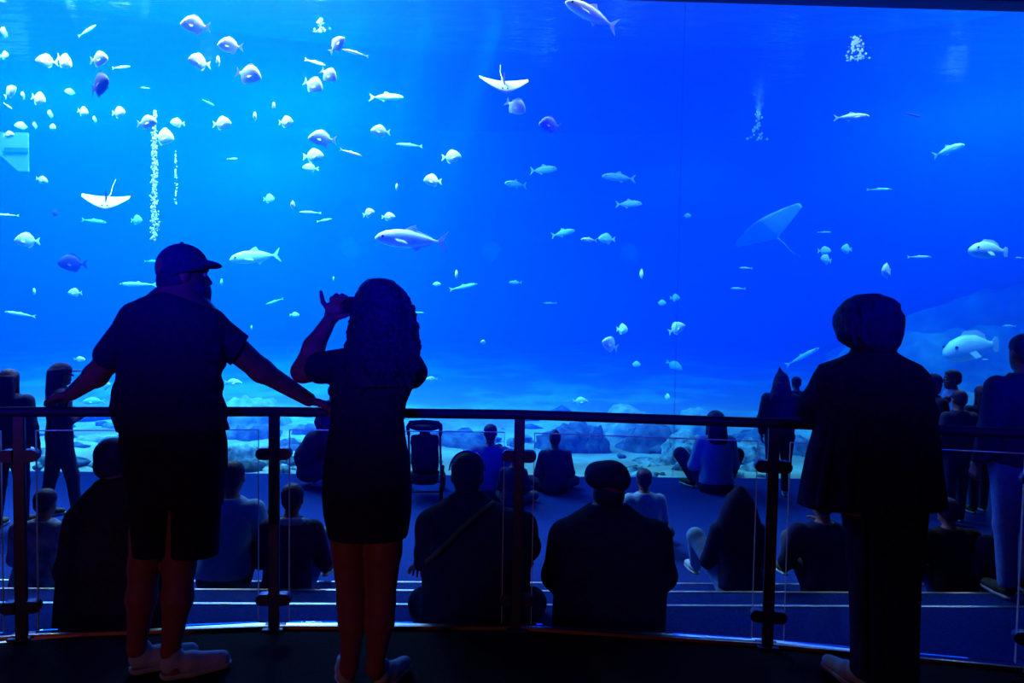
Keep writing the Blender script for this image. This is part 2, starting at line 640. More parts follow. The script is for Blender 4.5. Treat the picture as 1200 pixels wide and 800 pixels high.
# the viewing window: acrylic panels side by side
win = empty('window_1', (0, YW + 0.02, Z_LOW))
win['kind'] = 'structure'
xs = [XL, -7.4, P_Y(797, 250, YW).x, XR]
for x0, x1 in zip(xs, xs[1:]):
    box_obj('pane', (x0 + 0.006, 0, 0), (x1 - 0.006, 0.012, Z_TOP - Z_LOW), MATS['acrylic'], win)
for x in xs[1:-1]:
    box_obj('joint', (x - 0.006, 0.0, 0), (x + 0.006, 0.010, Z_TOP - Z_LOW), MATS['acrylic'], win)

# ------------------------------------------------------------------ the tank: water, sand, walls, surface
TX, TB, ZS, ZB = 25.0, 36.0, 6.7, -0.85
material('tank_wall', (0.03, 0.12, 0.35), 0.9, noise=0.3, scale=0.6)
sand = material('sand', SAND_COL, 0.95, noise=0.15, scale=5, bump=0.4)
nt = sand.node_tree                                # pale sand lies in patches between dark coral rubble
n2 = nt.nodes.new('ShaderNodeTexNoise')
n2.inputs['Scale'].default_value = 0.55
n2.inputs['Detail'].default_value = 5
r2 = nt.nodes.new('ShaderNodeValToRGB')
r2.color_ramp.elements[0].position, r2.color_ramp.elements[1].position = 0.46, 0.60
mix = nt.nodes.new('ShaderNodeMixRGB')
mix.inputs[1].default_value = (0.14, 0.15, 0.155, 1)
bs = nt.nodes['Principled BSDF']
src = bs.inputs['Base Color'].links[0].from_socket
nt.links.new(nt.nodes['Texture Coordinate'].outputs['Object'], n2.inputs['Vector'])
nt.links.new(n2.outputs['Fac'], r2.inputs['Fac'])
nt.links.new(r2.outputs['Color'], mix.inputs[0])
nt.links.new(src, mix.inputs[2])
nt.links.new(mix.outputs[0], bs.inputs['Base Color'])
wv = struct(box_obj('tank_water', (-TX, YW + 0.36, -1.3), (TX, TB, ZS), water_material()))
struct(box_obj('wall_tank_rear', (-TX, TB, -1.5), (TX, TB + 0.3, 10), MATS['tank_wall']))
struct(box_obj('wall_tank_left', (-TX - 0.3, YW + 0.36, -1.5), (-TX, TB, 10), MATS['tank_wall']))
struct(box_obj('wall_tank_right', (TX, YW + 0.36, -1.5), (TX + 0.3, TB, 10), MATS['tank_wall']))
struct(box_obj('wall_tank_front', (-TX, YW + 0.36, 6.4), (TX, YW + 0.5, 10), MATS['dark_paint']))
struct(box_obj('wall_tank_front_left', (-TX, YW + 0.2, -1.5), (XL - 0.2, YW + 0.355, 6.4), MATS['tank_wall']))
struct(box_obj('wall_tank_front_right', (XR + 0.2, YW + 0.2, -1.5), (TX, YW + 0.355, 6.4), MATS['tank_wall']))
struct(box_obj('ceiling_tank', (-TX, YW + 0.36, 10), (TX, TB, 10.2), MATS['dark_paint']))
rng = random.Random(5)
from mathutils import noise as mn
bm = bmesh.new()
NX, NY = 160, 90
grid = []
for j in range(NY + 1):
    row = []
    for i in range(NX + 1):
        x = -TX + 2 * TX * i / NX
        y = YW + 0.36 + (TB - YW - 0.36) * (j / NY) ** 1.6
        z = ZB + 0.10 * mn.noise(Vector((x * 0.5, y * 0.5, 0))) + 0.03 * mn.noise(Vector((x * 2.2, y * 2.2, 3)))
        z += 0.03 * max(0, y - 13)
        row.append(bm.verts.new((x, y, z)))
    grid.append(row)
for j in range(NY):
    for i in range(NX):
        bm.faces.new((grid[j][i], grid[j][i + 1], grid[j + 1][i + 1], grid[j + 1][i]))
struct(link_mesh('ground_sand', bm_mesh('ground_sand', bm, True), MATS['sand']))


def surface_material():
    """Water surface seen from below: a mirror at grazing angles, clear when looked straight through."""
    m = bpy.data.materials.new('water_surface')
    m.use_nodes = True
    nt = m.node_tree
    for n in list(nt.nodes):
        nt.nodes.remove(n)
    out = nt.nodes.new('ShaderNodeOutputMaterial')
    tr = nt.nodes.new('ShaderNodeBsdfTransparent')
    gl = nt.nodes.new('ShaderNodeBsdfGlossy')
    gl.inputs['Roughness'].default_value = 0.12
    gl.inputs['Color'].default_value = (0.8, 0.9, 1, 1)
    lw = nt.nodes.new('ShaderNodeLayerWeight')
    rp = nt.nodes.new('ShaderNodeValToRGB')
    rp.color_ramp.elements[0].position = 0.35
    rp.color_ramp.elements[1].position = 0.6
    mx = nt.nodes.new('ShaderNodeMixShader')
    tc = nt.nodes.new('ShaderNodeTexCoord')
    mp = nt.nodes.new('ShaderNodeMapping')
    mp.inputs['Scale'].default_value = (0.8, 2.2, 1)
    nz = nt.nodes.new('ShaderNodeTexNoise')
    nz.inputs['Scale'].default_value = 1.4
    nz.inputs['Detail'].default_value = 3
    bp = nt.nodes.new('ShaderNodeBump')
    bp.inputs['Strength'].default_value = 0.35
    bp.inputs['Distance'].default_value = 0.1
    nt.links.new(tc.outputs['Object'], mp.inputs['Vector'])
    nt.links.new(mp.outputs[0], nz.inputs['Vector'])
    nt.links.new(nz.outputs['Fac'], bp.inputs['Height'])
    nt.links.new(bp.outputs[0], gl.inputs['Normal'])
    nt.links.new(lw.outputs['Facing'], rp.inputs['Fac'])
    nt.links.new(rp.outputs['Color'], mx.inputs[0])
    nt.links.new(tr.outputs[0], mx.inputs[1])
    nt.links.new(gl.outputs[0], mx.inputs[2])
    nt.links.new(mx.outputs[0], out.inputs['Surface'])
    return m


bm = bmesh.new()
vs = [bm.verts.new(p) for p in ((-TX, YW + 0.5, ZS), (TX, YW + 0.5, ZS), (TX, TB, ZS), (-TX, TB, ZS))]
bm.faces.new(vs)
struct(link_mesh('water_surface', bm_mesh('water_surface', bm), surface_material()))

# ------------------------------------------------------------------ railing with glass panels
RAIL = [Vector((-4.25, 2.68, 0)), Vector((-3.28, 3.22, 0)), Vector((-2.19, 3.50, 0)), Vector((-1.04, 3.61, 0)), Vector((0.155, 3.61, 0)), Vector((1.35, 3.43, 0)), Vector((2.47, 3.19, 0)), Vector((3.5, 2.65, 0))]
rail = empty('railing', RAIL[4])
tag(rail, 'curved metal railing with glass panels along the upper floor edge', 'railing')
ro = RAIL[4]
tube_obj('top_rail', [p - ro + Vector((0, 0, 1.075)) for p in RAIL], 0.0245, MATS['dark_steel'], rail, 16)
for i, p in enumerate(RAIL):
    t = (RAIL[min(i + 1, len(RAIL) - 1)] - RAIL[max(i - 1, 0)]).normalized()
    M = Matrix.Translation(p - ro) @ Matrix.Rotation(math.atan2(t.y, t.x), 4, 'Z')
    bm = bmesh.new()
    add_box(bm, (-0.026, -0.012, 0.0), (0.026, 0.012, 1.06), 0.004, M)
    po = link_mesh('post', bm_mesh('post', bm), MATS['steel'], rail)
    box_obj('base_plate', (-0.05, -0.045, 0.0), (0.05, 0.045, 0.012), MATS['steel'], po, 0.003, M)
    for z in (0.87, 0.15):
        for s in (-1, 1):
            bm = bmesh.new()
            N = 10
            prof = [(s * 0.026, -0.029)] + [(s * (0.056 + 0.029 * math.sin(math.pi * j / N)), -0.029 * math.cos(math.pi * j / N)) for j in range(N + 1)] + [(s * 0.026, 0.029)]
            fr = [bm.verts.new(M @ Vector((x, -0.022, z + h))) for x, h in prof]
            bk = [bm.verts.new(M @ Vector((x, 0.022, z + h))) for x, h in prof]
            bm.faces.new(fr)
            bm.faces.new(bk[::-1])
            for j in range(len(prof)):
                k = (j + 1) % len(prof)
                bm.faces.new((fr[j], bk[j], bk[k], fr[k]))
            link_mesh('clamp', bm_mesh('clamp', bm), MATS['steel'], po)
for p0, p1 in zip(RAIL, RAIL[1:]):
    t = (p1 - p0).normalized()
    L = (p1 - p0).length
    M = Matrix.Translation(p0 - ro) @ Matrix.Rotation(math.atan2(t.y, t.x), 4, 'Z')
    g = box_obj('glass_panel', (0.075, -0.005, 0.035), (L - 0.075, 0.005, 0.985), MATS['balustrade_glass'], rail, 0, M)
    bm = bmesh.new()
    for lo, hi in (((0.075, -0.006, 0.985), (L - 0.075, 0.006, 0.9885)), ((0.0725, -0.006, 0.033), (0.075, 0.006, 0.9885)), ((L - 0.075, -0.006, 0.033), (L - 0.0725, 0.006, 0.9885))):
        add_box(bm, lo, hi, 0, M)
    link_mesh('polished_edge', bm_mesh('polished_edge', bm), MATS['glass_edge'], g)
    box_obj('base_trim', (0.0, -0.008, 0.0), (L, 0.008, 0.016), MATS['brass_edge'], rail, 0, M)

# ------------------------------------------------------------------ where each fish swims: pixel, length in pixels, kind, heading, metres behind the glass
FISH = [
    # bright school at the upper left
    (229, 30, 32, 'disc', 'L', 0.6, 'largest bright disc fish at the top of the school', dict(yaw=15)),
    (270, 54, 28, 'disc', 'L', 0.8, 'bright disc fish just right of and below the largest one', dict(yaw=15)),
    (234, 73, 18, 'disc', 'L', 0.9, 'stubby bright disc fish turned partly away under the largest one', dict(yaw=50)),
    (256, 72, 17, 'disc', 'F', 1.2, 'narrow head-on disc fish beside the stubby one', dict(yaw=10)),
    (291, 88, 34, 'disc', 'R', 0.7, 'bright disc fish with nose pointing down to the right', dict(tilt=-15, yaw=15)),
    (116, 70, 26, 'disc', 'R', 0.9, 'bright disc fish directly above the dark round fish'),
    (117, 100, 33, 'disc', 'R', 0.9, 'dark round fish alone among the bright school', dict(mat='dark_fish', yaw=38, tilt=8)),
    (55, 72, 22, 'disc', 'L', 1.6, 'pale disc fish nose to nose with a tilted one at left'),
    (75, 72, 28, 'disc', 'R', 1.6, 'tilted pale disc fish diving right at upper left', dict(tilt=-28, yaw=30, squash=0.8)),
    (102, 36, 28, 'slim', 'R', 3.5, 'faint slender fish swimming up near the top left', dict(tilt=22)),
    (142, 79, 26, 'slim', 'R', 3.0, 'faint slender fish right of the dark round fish'),
    (5, 38, 17, 'disc', 'F', 2.5, 'narrow pale fish at the left edge near the top', dict(yaw=8)),
    (5, 65, 13, 'disc', 'R', 2.8, 'small pale disc fish at the left edge below the narrow one'),
    (12, 108, 20, 'disc', 'R', 1.9, 'pale disc fish tilted up in the cluster at the left edge', dict(tilt=30)),
    (27, 112, 13, 'disc', 'F', 2.2, 'narrow disc fish in the middle of the left edge cluster', dict(yaw=15)),
    (45, 116, 22, 'disc', 'R', 2.0, 'pale disc fish nosing down right in the left edge cluster', dict(tilt=-20)),
    (9, 124, 15, 'slim', 'R', 2.2, 'small slender fish under the left edge cluster', dict(tilt=-30)),
    (83, 108, 10, 'disc', 'L', 3.6, 'tiny pale fish left of the dark round fish', dict(yaw=40)),
    (59, 134, 13, 'disc', 'F', 2.6, 'narrow head-on fish between two small pale ones', dict(yaw=5)),
    (61, 149, 12, 'disc', 'R', 2.6, 'small pale fish just below the narrow head-on one', dict(tilt=-15)),
    (41, 147, 11, 'disc', 'F', 3.0, 'tiny upright fish above the hanging panel', dict(yaw=5)),
    (26, 148, 12, 'disc', 'L', 3.0, 'small round fish above the left corner of the hanging panel', dict(yaw=40)),
    (10, 158, 17, 'disc', 'R', 2.0, 'pale fish crossing the top edge of the hanging panel', dict(squash=0.7)),
    (97, 131, 16, 'disc', 'R', 2.3, 'pale disc fish under the dark round fish', dict(tilt=-15)),
    (111, 140, 11, 'disc', 'F', 3.2, 'tiny upright fish right below the dark round fish', dict(yaw=5)),
    (139, 132, 19, 'disc', 'R', 2.1, 'pale disc fish left of the bubble column top'),
    (172, 144, 28, 'disc', 'R', 1.0, 'bright disc fish at the top of the bubble column', dict(squash=0.85)),
    (192, 161, 28, 'disc', 'R', 1.9, 'big pale disc fish right beside the bubble column', dict(tilt=-10)),
    (208, 144, 15, 'disc', 'L', 2.0, 'small disc fish right of the bubble column'),
    (260, 145, 25, 'disc', 'R', 1.5, 'disc fish alone halfway between the bubble column and the trio', dict(squash=0.9)),
    (171, 103, 11, 'slim', 'L', 3.6, 'tiny faint sliver above the bubble column'),
    (272, 186, 14, 'slim', 'R', 3.6, 'small faint slender fish below the lone disc fish'),
    (244, 120, 18, 'slim', 'R', 5.0, 'faint slim fish above the lone disc fish', dict(tilt=-25)),
    (299, 137, 16, 'disc', 'F', 1.6, 'upright head-on fish on the left of a trio', dict(yaw=10)),
    (321, 125, 15, 'disc', 'F', 1.8, 'upright fish at the top of a trio', dict(yaw=12)),
    (335, 143, 19, 'disc', 'R', 1.6, 'side-on disc fish at the lower right of a trio'),
    (395, 53, 24, 'disc', 'R', 0.7, 'bright disc fish tilted steeply up to the right', dict(tilt=38)),
    (417, 62, 29, 'slim', 'L', 1.3, 'white slender fish touching the steeply tilted disc fish', dict(tilt=8)),
    (369, 73, 28, 'slim', 'R', 2.6, 'faint slender fish left of the shaded disc fish', dict(tilt=-18)),
    (385, 88, 24, 'disc', 'R', 0.9, 'disc fish with a shaded belly diving right', dict(tilt=-35)),
    (367, 100, 27, 'disc', 'R', 1.2, 'pale disc fish under the shaded one, nose down', dict(tilt=-25)),
    (453, 114, 42, 'jack', 'R', 2.9, 'grey slender shark-like fish in the upper middle', dict(squash=0.7, tilt=-4)),
    (378, 163, 31, 'disc', 'L', 1.3, 'bright disc fish heading left above the paler pair', dict(squash=0.9)),
    (411, 179, 30, 'slim', 'R', 1.2, 'white slender fish at the tail of the bright left-heading one', dict(tilt=-18)),
    (367, 183, 27, 'disc', 'R', 2.1, 'pale disc fish under the bright left-heading one', dict(squash=0.85)),
    (364, 197, 18, 'disc', 'L', 3.2, 'dim pale fish below the paler disc fish', dict(squash=0.8)),
    (446, 154, 22, 'disc', 'L', 1.7, 'lone disc fish with a flat belly in the upper middle', dict(squash=0.9)),
    (480, 170, 30, 'slim', 'L', 4.0, 'faint slender fish in the middle above the pale pair'),
    (529, 184, 24, 'disc', 'R', 1.9, 'disc fish heading right below the wide ray', dict(squash=0.9)),
    (507, 212, 21, 'disc', 'L', 2.2, 'pale disc fish just below the right-heading one'),
    (465, 220, 14, 'disc', 'F', 2.0, 'narrow head-on fish above the large jack', dict(yaw=10)),
    (432, 250, 15, 'disc', 'R', 2.1, 'left one of two small fish above the large jack', dict(tilt=15)),
    (455, 254, 17, 'disc', 'R', 2.4, 'right one of two small fish above the large jack', dict(squash=0.8)),
    # middle
    (590, 101, 50, 'ray', 'F', 0.8, 'ray with white wings spread and a dark raised fin', dict(yaw=10, tilt=-42)),
    (604, 125, 27, 'disc', 'R', 0.7, 'bright disc fish diving below the white winged ray', dict(tilt=-30)),
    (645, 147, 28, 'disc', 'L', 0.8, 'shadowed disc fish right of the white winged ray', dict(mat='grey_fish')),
    (693, 17, 66, 'jack', 'L', 0.8, 'big jack with a bright back at the top of the window', dict(tilt=16)),
    (482, 281, 82, 'jack', 'L', 1.0, 'largest jack, bright backed, above the curly haired woman', dict(tilt=2, yaw=14)),
    (535, 322, 16, 'disc', 'F', 1.5, 'upright head-on fish right of the curly haired woman', dict(yaw=4)),
    (543, 336, 34, 'slim', 'R', 5.0, 'dim slender fish just under the upright head-on one', dict(tilt=12)),
    (511, 333, 12, 'disc', 'R', 3.6, 'tiny fish left of the dim slender one', dict(squash=0.7)),
    (490, 366, 14, 'slim', 'R', 5.5, 'faint sliver beside the curls of the woman'),
    (567, 401, 8, 'disc', 'L', 2.0, 'tiny fish alone in the blue right of the woman with the phone'),
    (343, 240, 15, 'disc', 'B', 1.6, 'upright white fish seen edge-on above the raised phone', dict(yaw=6, roll=0)),
    (315, 233, 15, 'disc', 'R', 4.4, 'dim disc fish above the finned one'),
    (364, 249, 24, 'slim', 'L', 3.2, 'upper one of two thin slivers right of the edge-on fish'),
    (380, 258, 20, 'slim', 'R', 3.8, 'lower one of two thin slivers right of the edge-on fish', dict(tilt=8)),
    (299, 301, 50, 'jack', 'L', 3.0, 'pale arched fish with an upright fin right of the cap', dict(tilt=-8, yaw=30)),
    (391, 327, 9, 'disc', 'F', 3.0, 'tiny fish above the raised hand', dict(yaw=10)),
    (345, 369, 13, 'disc', 'R', 3.8, 'small dim fish left of the raised forearm', dict(squash=0.7)),
    (322, 353, 20, 'slim', 'L', 6.0, 'faint slender fish left of the raised forearm', dict(tilt=-20)),
    (295, 384, 9, 'disc', 'F', 4.2, 'tiny faint fish above the arm of the bearded man', dict(yaw=10)),
    (260, 331, 13, 'disc', 'F', 5.5, 'faint upright fish beside the brim of the cap', dict(yaw=10)),
    # left, under the school
    (49, 211, 18, 'disc', 'R', 2.2, 'small pale fish below the hanging panel', dict(tilt=-15, squash=0.7)),
    (9, 252, 22, 'slim', 'L', 2.1, 'white slender fish at the left edge below the panel'),
    (32, 282, 25, 'disc', 'L', 1.7, 'mottled disc fish alone at the left, nose left'),
    (125, 237, 44, 'ray', 'F', 1.2, 'ray with one white wing out and a dark fin, left of the bubbles', dict(yaw=14, tilt=-42)),
    (64, 250, 12, 'disc', 'B', 2.4, 'small dark fish left of the darker finned ray', dict(mat='dark_fish', yaw=10)),
    (85, 309, 24, 'disc', 'L', 1.6, 'dark round fish low at the left above the pale pair', dict(mat='dark_fish', yaw=40)),
    (40, 342, 13, 'disc', 'F', 2.8, 'left one of two small pale fish level with the cap brim', dict(yaw=35)),
    (88, 343, 14, 'disc', 'L', 2.4, 'right one of two small pale fish level with the cap brim'),
    (24, 368, 30, 'slim', 'L', 2.6, 'pale slender fish above the long haired girl at the left', dict(tilt=10)),
    (162, 333, 40, 'slim', 'L', 4.2, 'thin pale fish just left of the cap', dict(yaw=10)),
    (110, 259, 36, 'slim', 'R', 7.0, 'very faint long fish under the darker finned ray', dict(tilt=-6)),
    (160, 258, 16, 'disc', 'R', 6.0, 'faint fish left of the bubble column foot'),
    (178, 306, 22, 'slim', 'R', 7.5, 'very faint fish above the cap'),
    (93, 421, 17, 'disc', 'R', 1.8, 'white fish above the spread arm of the bearded man', dict(squash=0.55)),
    (124, 452, 14, 'disc', 'R', 2.6, 'small fish seen under the spread arm of the bearded man', dict(tilt=20)),
    (110, 470, 22, 'disc', 'L', 4.6, 'dim low fish just above the rail left of the bearded man', dict(squash=0.6)),
    (273, 448, 24, 'disc', 'R', 3.0, 'pale low fish right of the bearded man above the rail', dict(squash=0.5)),
    # right half
    (637, 199, 30, 'jack', 'R', 6.2, 'dim oval fish left of the tall row of blurred ones', dict(yaw=30)),
    (604, 216, 26, 'jack', 'L', 6.2, 'dim oval fish at the left end of the blurred ones', dict(yaw=30)),
    (725, 208, 42, 'jack', 'L', 5.4, 'largest of the dim oval fish in the middle right', dict(squash=0.8)),
    (737, 239, 29, 'jack', 'R', 5.2, 'dim oval fish just below the largest dim one', dict()),
    (660, 273, 27, 'jack', 'R', 6.0, 'dim oval fish tilted up left of the white sliver', dict(tilt=12)),
    (690, 281, 20, 'jack', 'L', 1.8, 'white sliver of a fish in the middle of the window', dict(squash=0.9)),
    (711, 280, 22, 'disc', 'L', 4.6, 'dim disc fish right of the white sliver', dict(squash=0.8)),
    (752, 321, 17, 'disc', 'B', 1.8, 'thin white upright fish in the dark middle', dict(yaw=2)),
    (604, 331, 15, 'jack', 'L', 6.0, 'small dim oval fish level with the upright one'),
    (645, 355, 16, 'slim', 'L', 6.5, 'faint sliver above the pale lower pair'),
    (775, 355, 11, 'disc', 'R', 5.0, 'small dim fish left of a rounder dim one'),
    (791, 349, 13, 'disc', 'F', 5.6, 'rounder dim fish above the white one', dict(yaw=50)),
    (729, 386, 19, 'disc', 'F', 1.7, 'upper white fish of the low pair in the middle', dict(yaw=35)),
    (715, 404, 22, 'disc', 'L', 1.3, 'lower and larger white fish of the low pair in the middle', dict(yaw=35, tilt=20)),
    (793, 385, 19, 'disc', 'R', 1.6, 'white fish on the right of the low pair', dict(yaw=30, tilt=25)),
    (902, 270, 56, 'ray', 'L', 8.0, 'large pale blurred ray with one raised wing at the right', dict(yaw=40, tilt=24, roll=35)),
    (874, 314, 18, 'slim', 'L', 3.4, 'upper one of two slivers below the blurred ray'),
    (865, 338, 21, 'slim', 'L', 4.6, 'lower one of two slivers below the blurred ray'),
    (805, 253, 9, 'disc', 'R', 6.0, 'tiny dim fish in the dark middle right'),
    (998, 137, 36, 'jack', 'R', 1.8, 'white slender jack with a visible tail at upper right', dict(squash=0.75)),
    (1068, 134, 22, 'slim', 'R', 3.0, 'dark sliver of a fish at upper right', dict(mat='dark_fish', tilt=-18)),
    (1112, 176, 32, 'jack', 'R', 5.6, 'dim oval fish tilted up at upper right', dict(tilt=20)),
    (966, 294, 14, 'disc', 'R', 4.4, 'upper one of a dim pair right of the blurred ray'),
    (968, 304, 16, 'disc', 'L', 4.8, 'lower one of a dim pair right of the blurred ray', dict(tilt=10)),
    (992, 292, 16, 'disc', 'L', 6.0, 'faint fish right of the dim pair'),
    (1039, 318, 20, 'disc', 'L', 2.0, 'pale round fish above the bobbed hair', dict(yaw=42)),
    (1077, 301, 24, 'slim', 'R', 3.2, 'pale sliver right of the round fish'),
    (1158, 294, 60, 'grouper', 'L', 2.4, 'plump pale grouper at the right edge, upper of two', dict(squash=0.85)),
    (1138, 408, 84, 'grouper', 'L', 3.2, 'largest grouper, shaded below, above the standing group', dict(squash=0.95, tilt=-6)),
    (1195, 302, 14, 'slim', 'L', 3.6, 'tiny sliver at the right edge beside the plump grouper'),
    (1183, 382, 22, 'slim', 'L', 4.6, 'faint sliver above the tail of the largest grouper'),
    (1155, 421, 12, 'slim', 'L', 2.6, 'white sliver under the largest grouper'),
    (940, 418, 40, 'slim', 'R', 5.2, 'long faint fish tilted up left of the bobbed hair', dict(tilt=32)),
    (1030, 222, 26, 'slim', 'R', 6.5, 'very faint sliver high above the bobbed hair'),
    (966, 272, 14, 'slim', 'R', 5.0, 'faint sliver above the dim pair'),
    (506, 444, 14, 'disc', 'L', 3.0, 'small pale fish right of the shoulder of the curly haired woman', dict(squash=0.6)),
    (680, 470, 18, 'disc', 'R', 2.6, 'pale fish just above the rail left of the broad flat rock', dict(squash=0.75)),
    (782, 465, 12, 'disc', 'F', 2.4, 'narrow pale fish just above the broad flat rock', dict(yaw=15)),
    (745, 427, 11, 'disc', 'R', 4.0, 'small dim fish below the low white pair'),
    (790, 428, 20, 'disc', 'R', 6.5, 'faint fish high above the broad flat rock', dict(tilt=-25, squash=0.7)),
]

# ------------------------------------------------------------------ stroller near the window
def stroller():
    Y = 8.9
    c = P_Y(497, 545, Y)
    r = empty('stroller', (c.x, Y, Z_LOW))
    tag(r, 'dark stroller with its hood folded back parked near the window', 'stroller')
    m, f = MATS['dark_steel'], MATS['black_cotton']
    top = P_Y(497, 494, Y).z - Z_LOW
    w = 0.19
    tube_obj('push_handle', [(-w, 0.0, top - 0.16), (-w * 1.05, -0.03, top - 0.06), (-w * 0.9, -0.05, top), (0, -0.06, top + 0.015), (w * 0.9, -0.05, top), (w * 1.05, -0.03, top - 0.06), (w, 0.0, top - 0.16)], 0.022, MATS['black_cotton'], r, 10)
    bm = bmesh.new()
    for s in (-1, 1):
        add_tube(bm, [(s * w, 0.0, top - 0.16), (s * w, 0.10, top - 0.45), (s * 0.21, 0.40, 0.10)], 0.014, 8)
        add_tube(bm, [(s * w, 0.12, top - 0.42), (s * 0.22, -0.12, 0.10)], 0.014, 8)
    add_tube(bm, [(-0.22, -0.12, 0.10), (0.22, -0.12, 0.10)], 0.012, 8)
    add_tube(bm, [(-0.21, 0.40, 0.10), (0.21, 0.40, 0.10)], 0.012, 8)
    link_mesh('frame', bm_mesh('frame', bm, True), m, r)
    B = Blob(0.012)
    B.loft([(0.30, 0, 0.16, 0.20, 0.16), (0.42, 0, 0.17, 0.14, 0.16), (0.60, 0, 0.165, 0.08, 0.10), (top - 0.26, 0, 0.175, 0.05, 0.06), (top - 0.17, 0, 0.165, 0.05, 0.05)], 0.02, 3.0)
    B.cone((0, 0.05, top - 0.20), (0, 0.04, top - 0.06), 0.065, 0.06, 0.03)
    V, Q = B.build()
    link_mesh('seat', mesh_arrays('seat', V, Q), f, r)
    B = Blob(0.010)
    B.ell((0, 0.06, top - 0.055), (0.215, 0.20, 0.062), None, 0)
    B.ell((0, 0.20, top - 0.12), (0.16, 0.16, 0.06), None, 0, True)
    V, Q = B.build()
    link_mesh('canopy', mesh_arrays('canopy', V, Q), f, r)
    B = Blob(0.012)
    B.loft([(0.16, 0, 0.16, 0.14, 0.18), (0.28, 0, 0.18, 0.14, 0.22)], 0.02, 3.0)
    V, Q = B.build()
    link_mesh('basket', mesh_arrays('basket', V, Q), f, r)
    for x, y in ((-0.22, -0.12), (0.22, -0.12), (-0.21, 0.40), (0.21, 0.40)):
        bm = bmesh.new()
        R = 0.10
        pts = [(x, y + R * 0.82 * math.cos(2 * math.pi * j / 20), R + R * 0.82 * math.sin(2 * math.pi * j / 20)) for j in range(21)]
        add_tube(bm, pts, R * 0.18, 8)
        add_tube(bm, [(x - 0.015, y, R), (x + 0.015, y, R)], R * 0.7, 14)
        link_mesh('wheel', bm_mesh('wheel', bm, True), MATS['rubber'], r)


stroller()
B_ = Blob(0.006)
B_.cone((0, 0, 0.035), (0, 0, 0.17), 0.035, 0.035, 0.01).cone((0, 0, 0.19), (0, 0, 0.25), 0.018, 0.016, 0.02)
B_.plane((0, 0, 0.0), (0, 0, -1))
V, Q = B_.build()
c2 = P_Y(519, 556, 9.4)
bo = link_mesh('bottle', mesh_arrays('bottle', V, Q), MATS['dark_plastic'])
bo.location = (c2.x, 9.4, Z_LOW)
tag(bo, 'slim dark bottle standing on the lower floor beside the stroller', 'bottle')
B_ = Blob(0.005)
B_.cone((0, 0, 0.262), (0, 0, 0.275), 0.02, 0.02, 0)
V, Q = B_.build()
link_mesh('lid', mesh_arrays('lid', V, Q), MATS['dark_plastic'], bo)


# ------------------------------------------------------------------ rocks on the tank floor
def rock(px, py, Y, size, label, mat='reef_rock', seed=0, sub=4, sink=0.25, rot=0.0, name='rock'):
    """px, py: a pixel near the top of the rock; size: half widths along x, y and height."""
    p = P_Y(px, py, Y)
    rng = random.Random(seed)
    bm = bmesh.new()
    bmesh.ops.create_icosphere(bm, subdivisions=sub, radius=1)
    off = Vector((rng.uniform(-50, 50), rng.uniform(-50, 50), seed))
    for v in bm.verts:
        n = v.co.normalized()
        d = 1 + 0.34 * mn.noise(n * 1.3 + off) + 0.30 * abs(mn.noise(n * 2.6 + off)) - 0.22 * abs(mn.noise(n * 5.2 + off)) + 0.10 * mn.noise(n * 9.0 + off) + 0.06 * mn.noise(n * 17.0 + off)
        v.co = n * d
    zmax = max(v.co.z for v in bm.verts)
    R = Matrix.Rotation(rot, 4, 'Y')
    for v in bm.verts:
        v.co = R @ Vector((v.co.x * size[0], v.co.y * size[1], v.co.z * size[2]))
    zmax = max(v.co.z for v in bm.verts)
    o = link_mesh(name, bm_mesh(name, bm, True), MATS[mat])
    o.location = (p.x, Y, p.z - zmax)
    tag(o, label, 'rock', 'rocks on the tank floor')
    return o


rock(742, 473, 14.2, (0.85, 0.7, 0.6), 'broad pale flat topped rock rising just above the rail', 'pale_rock', 1)
rock(818, 478, 14.6, (0.55, 0.6, 0.6), 'low pale rock behind the squatting person, next to the broad flat one', 'pale_rock', 2)
rock(668, 494, 13.0, (0.55, 0.4, 0.45), 'dark rock bank behind the man with the hair tuft', 'reef_rock', 3)
rock(698, 497, 12.9, (0.26, 0.35, 0.6), 'narrow dark rock at the right end of the dark bank', 'reef_rock', 4)
rock(765, 492, 13.0, (0.75, 0.7, 0.9), 'large dark mound beside the pale sand gap', 'reef_rock', 5)
rock(808, 503, 12.4, (0.55, 0.5, 0.6), 'rugged rock right of the large dark mound', 'mottled_rock', 6)
rock(775, 528, 11.6, (0.45, 0.35, 0.40), 'mottled rock low in front of the dark mound', 'mottled_rock', 7)
rock(808, 540, 11.2, (0.32, 0.25, 0.25), 'small mottled rock at the glass left of the squatting person', 'mottled_rock', 8)
rock(745, 545, 11.1, (0.25, 0.2, 0.2), 'small mottled rock above the shoulder of the pale shirted visitor', 'mottled_rock', 9)
rock(870, 512, 12.0, (0.50, 0.5, 0.55), 'rugged rock just right of the squatting person', 'mottled_rock', 10)
rock(895, 500, 13.5, (0.8, 0.6, 0.6), 'long reef rock behind the fourth railing post', 'reef_rock', 11)
rock(885, 540, 11.1, (0.40, 0.25, 0.28), 'low mottled rock at the glass beside the railing clamp', 'mottled_rock', 12)
rock(950, 510, 12.5, (0.6, 0.5, 0.6), 'rock behind the legs of the pointed hood carrier', 'reef_rock', 13)
rock(290, 494, 13.5, (0.6, 0.5, 0.6), 'reef rock right of the bearded man at his hip', 'reef_rock', 14)
rock(283, 520, 11.6, (0.45, 0.35, 0.45), 'mottled rock low beside the shorts of the bearded man', 'mottled_rock', 15)
rock(312, 535, 11.2, (0.30, 0.25, 0.28), 'small mottled rock at the glass by the second post', 'mottled_rock', 16)
rock(360, 497, 14.0, (0.45, 0.4, 0.55), 'dark blocky rock above the crouching person', 'reef_rock', 17)
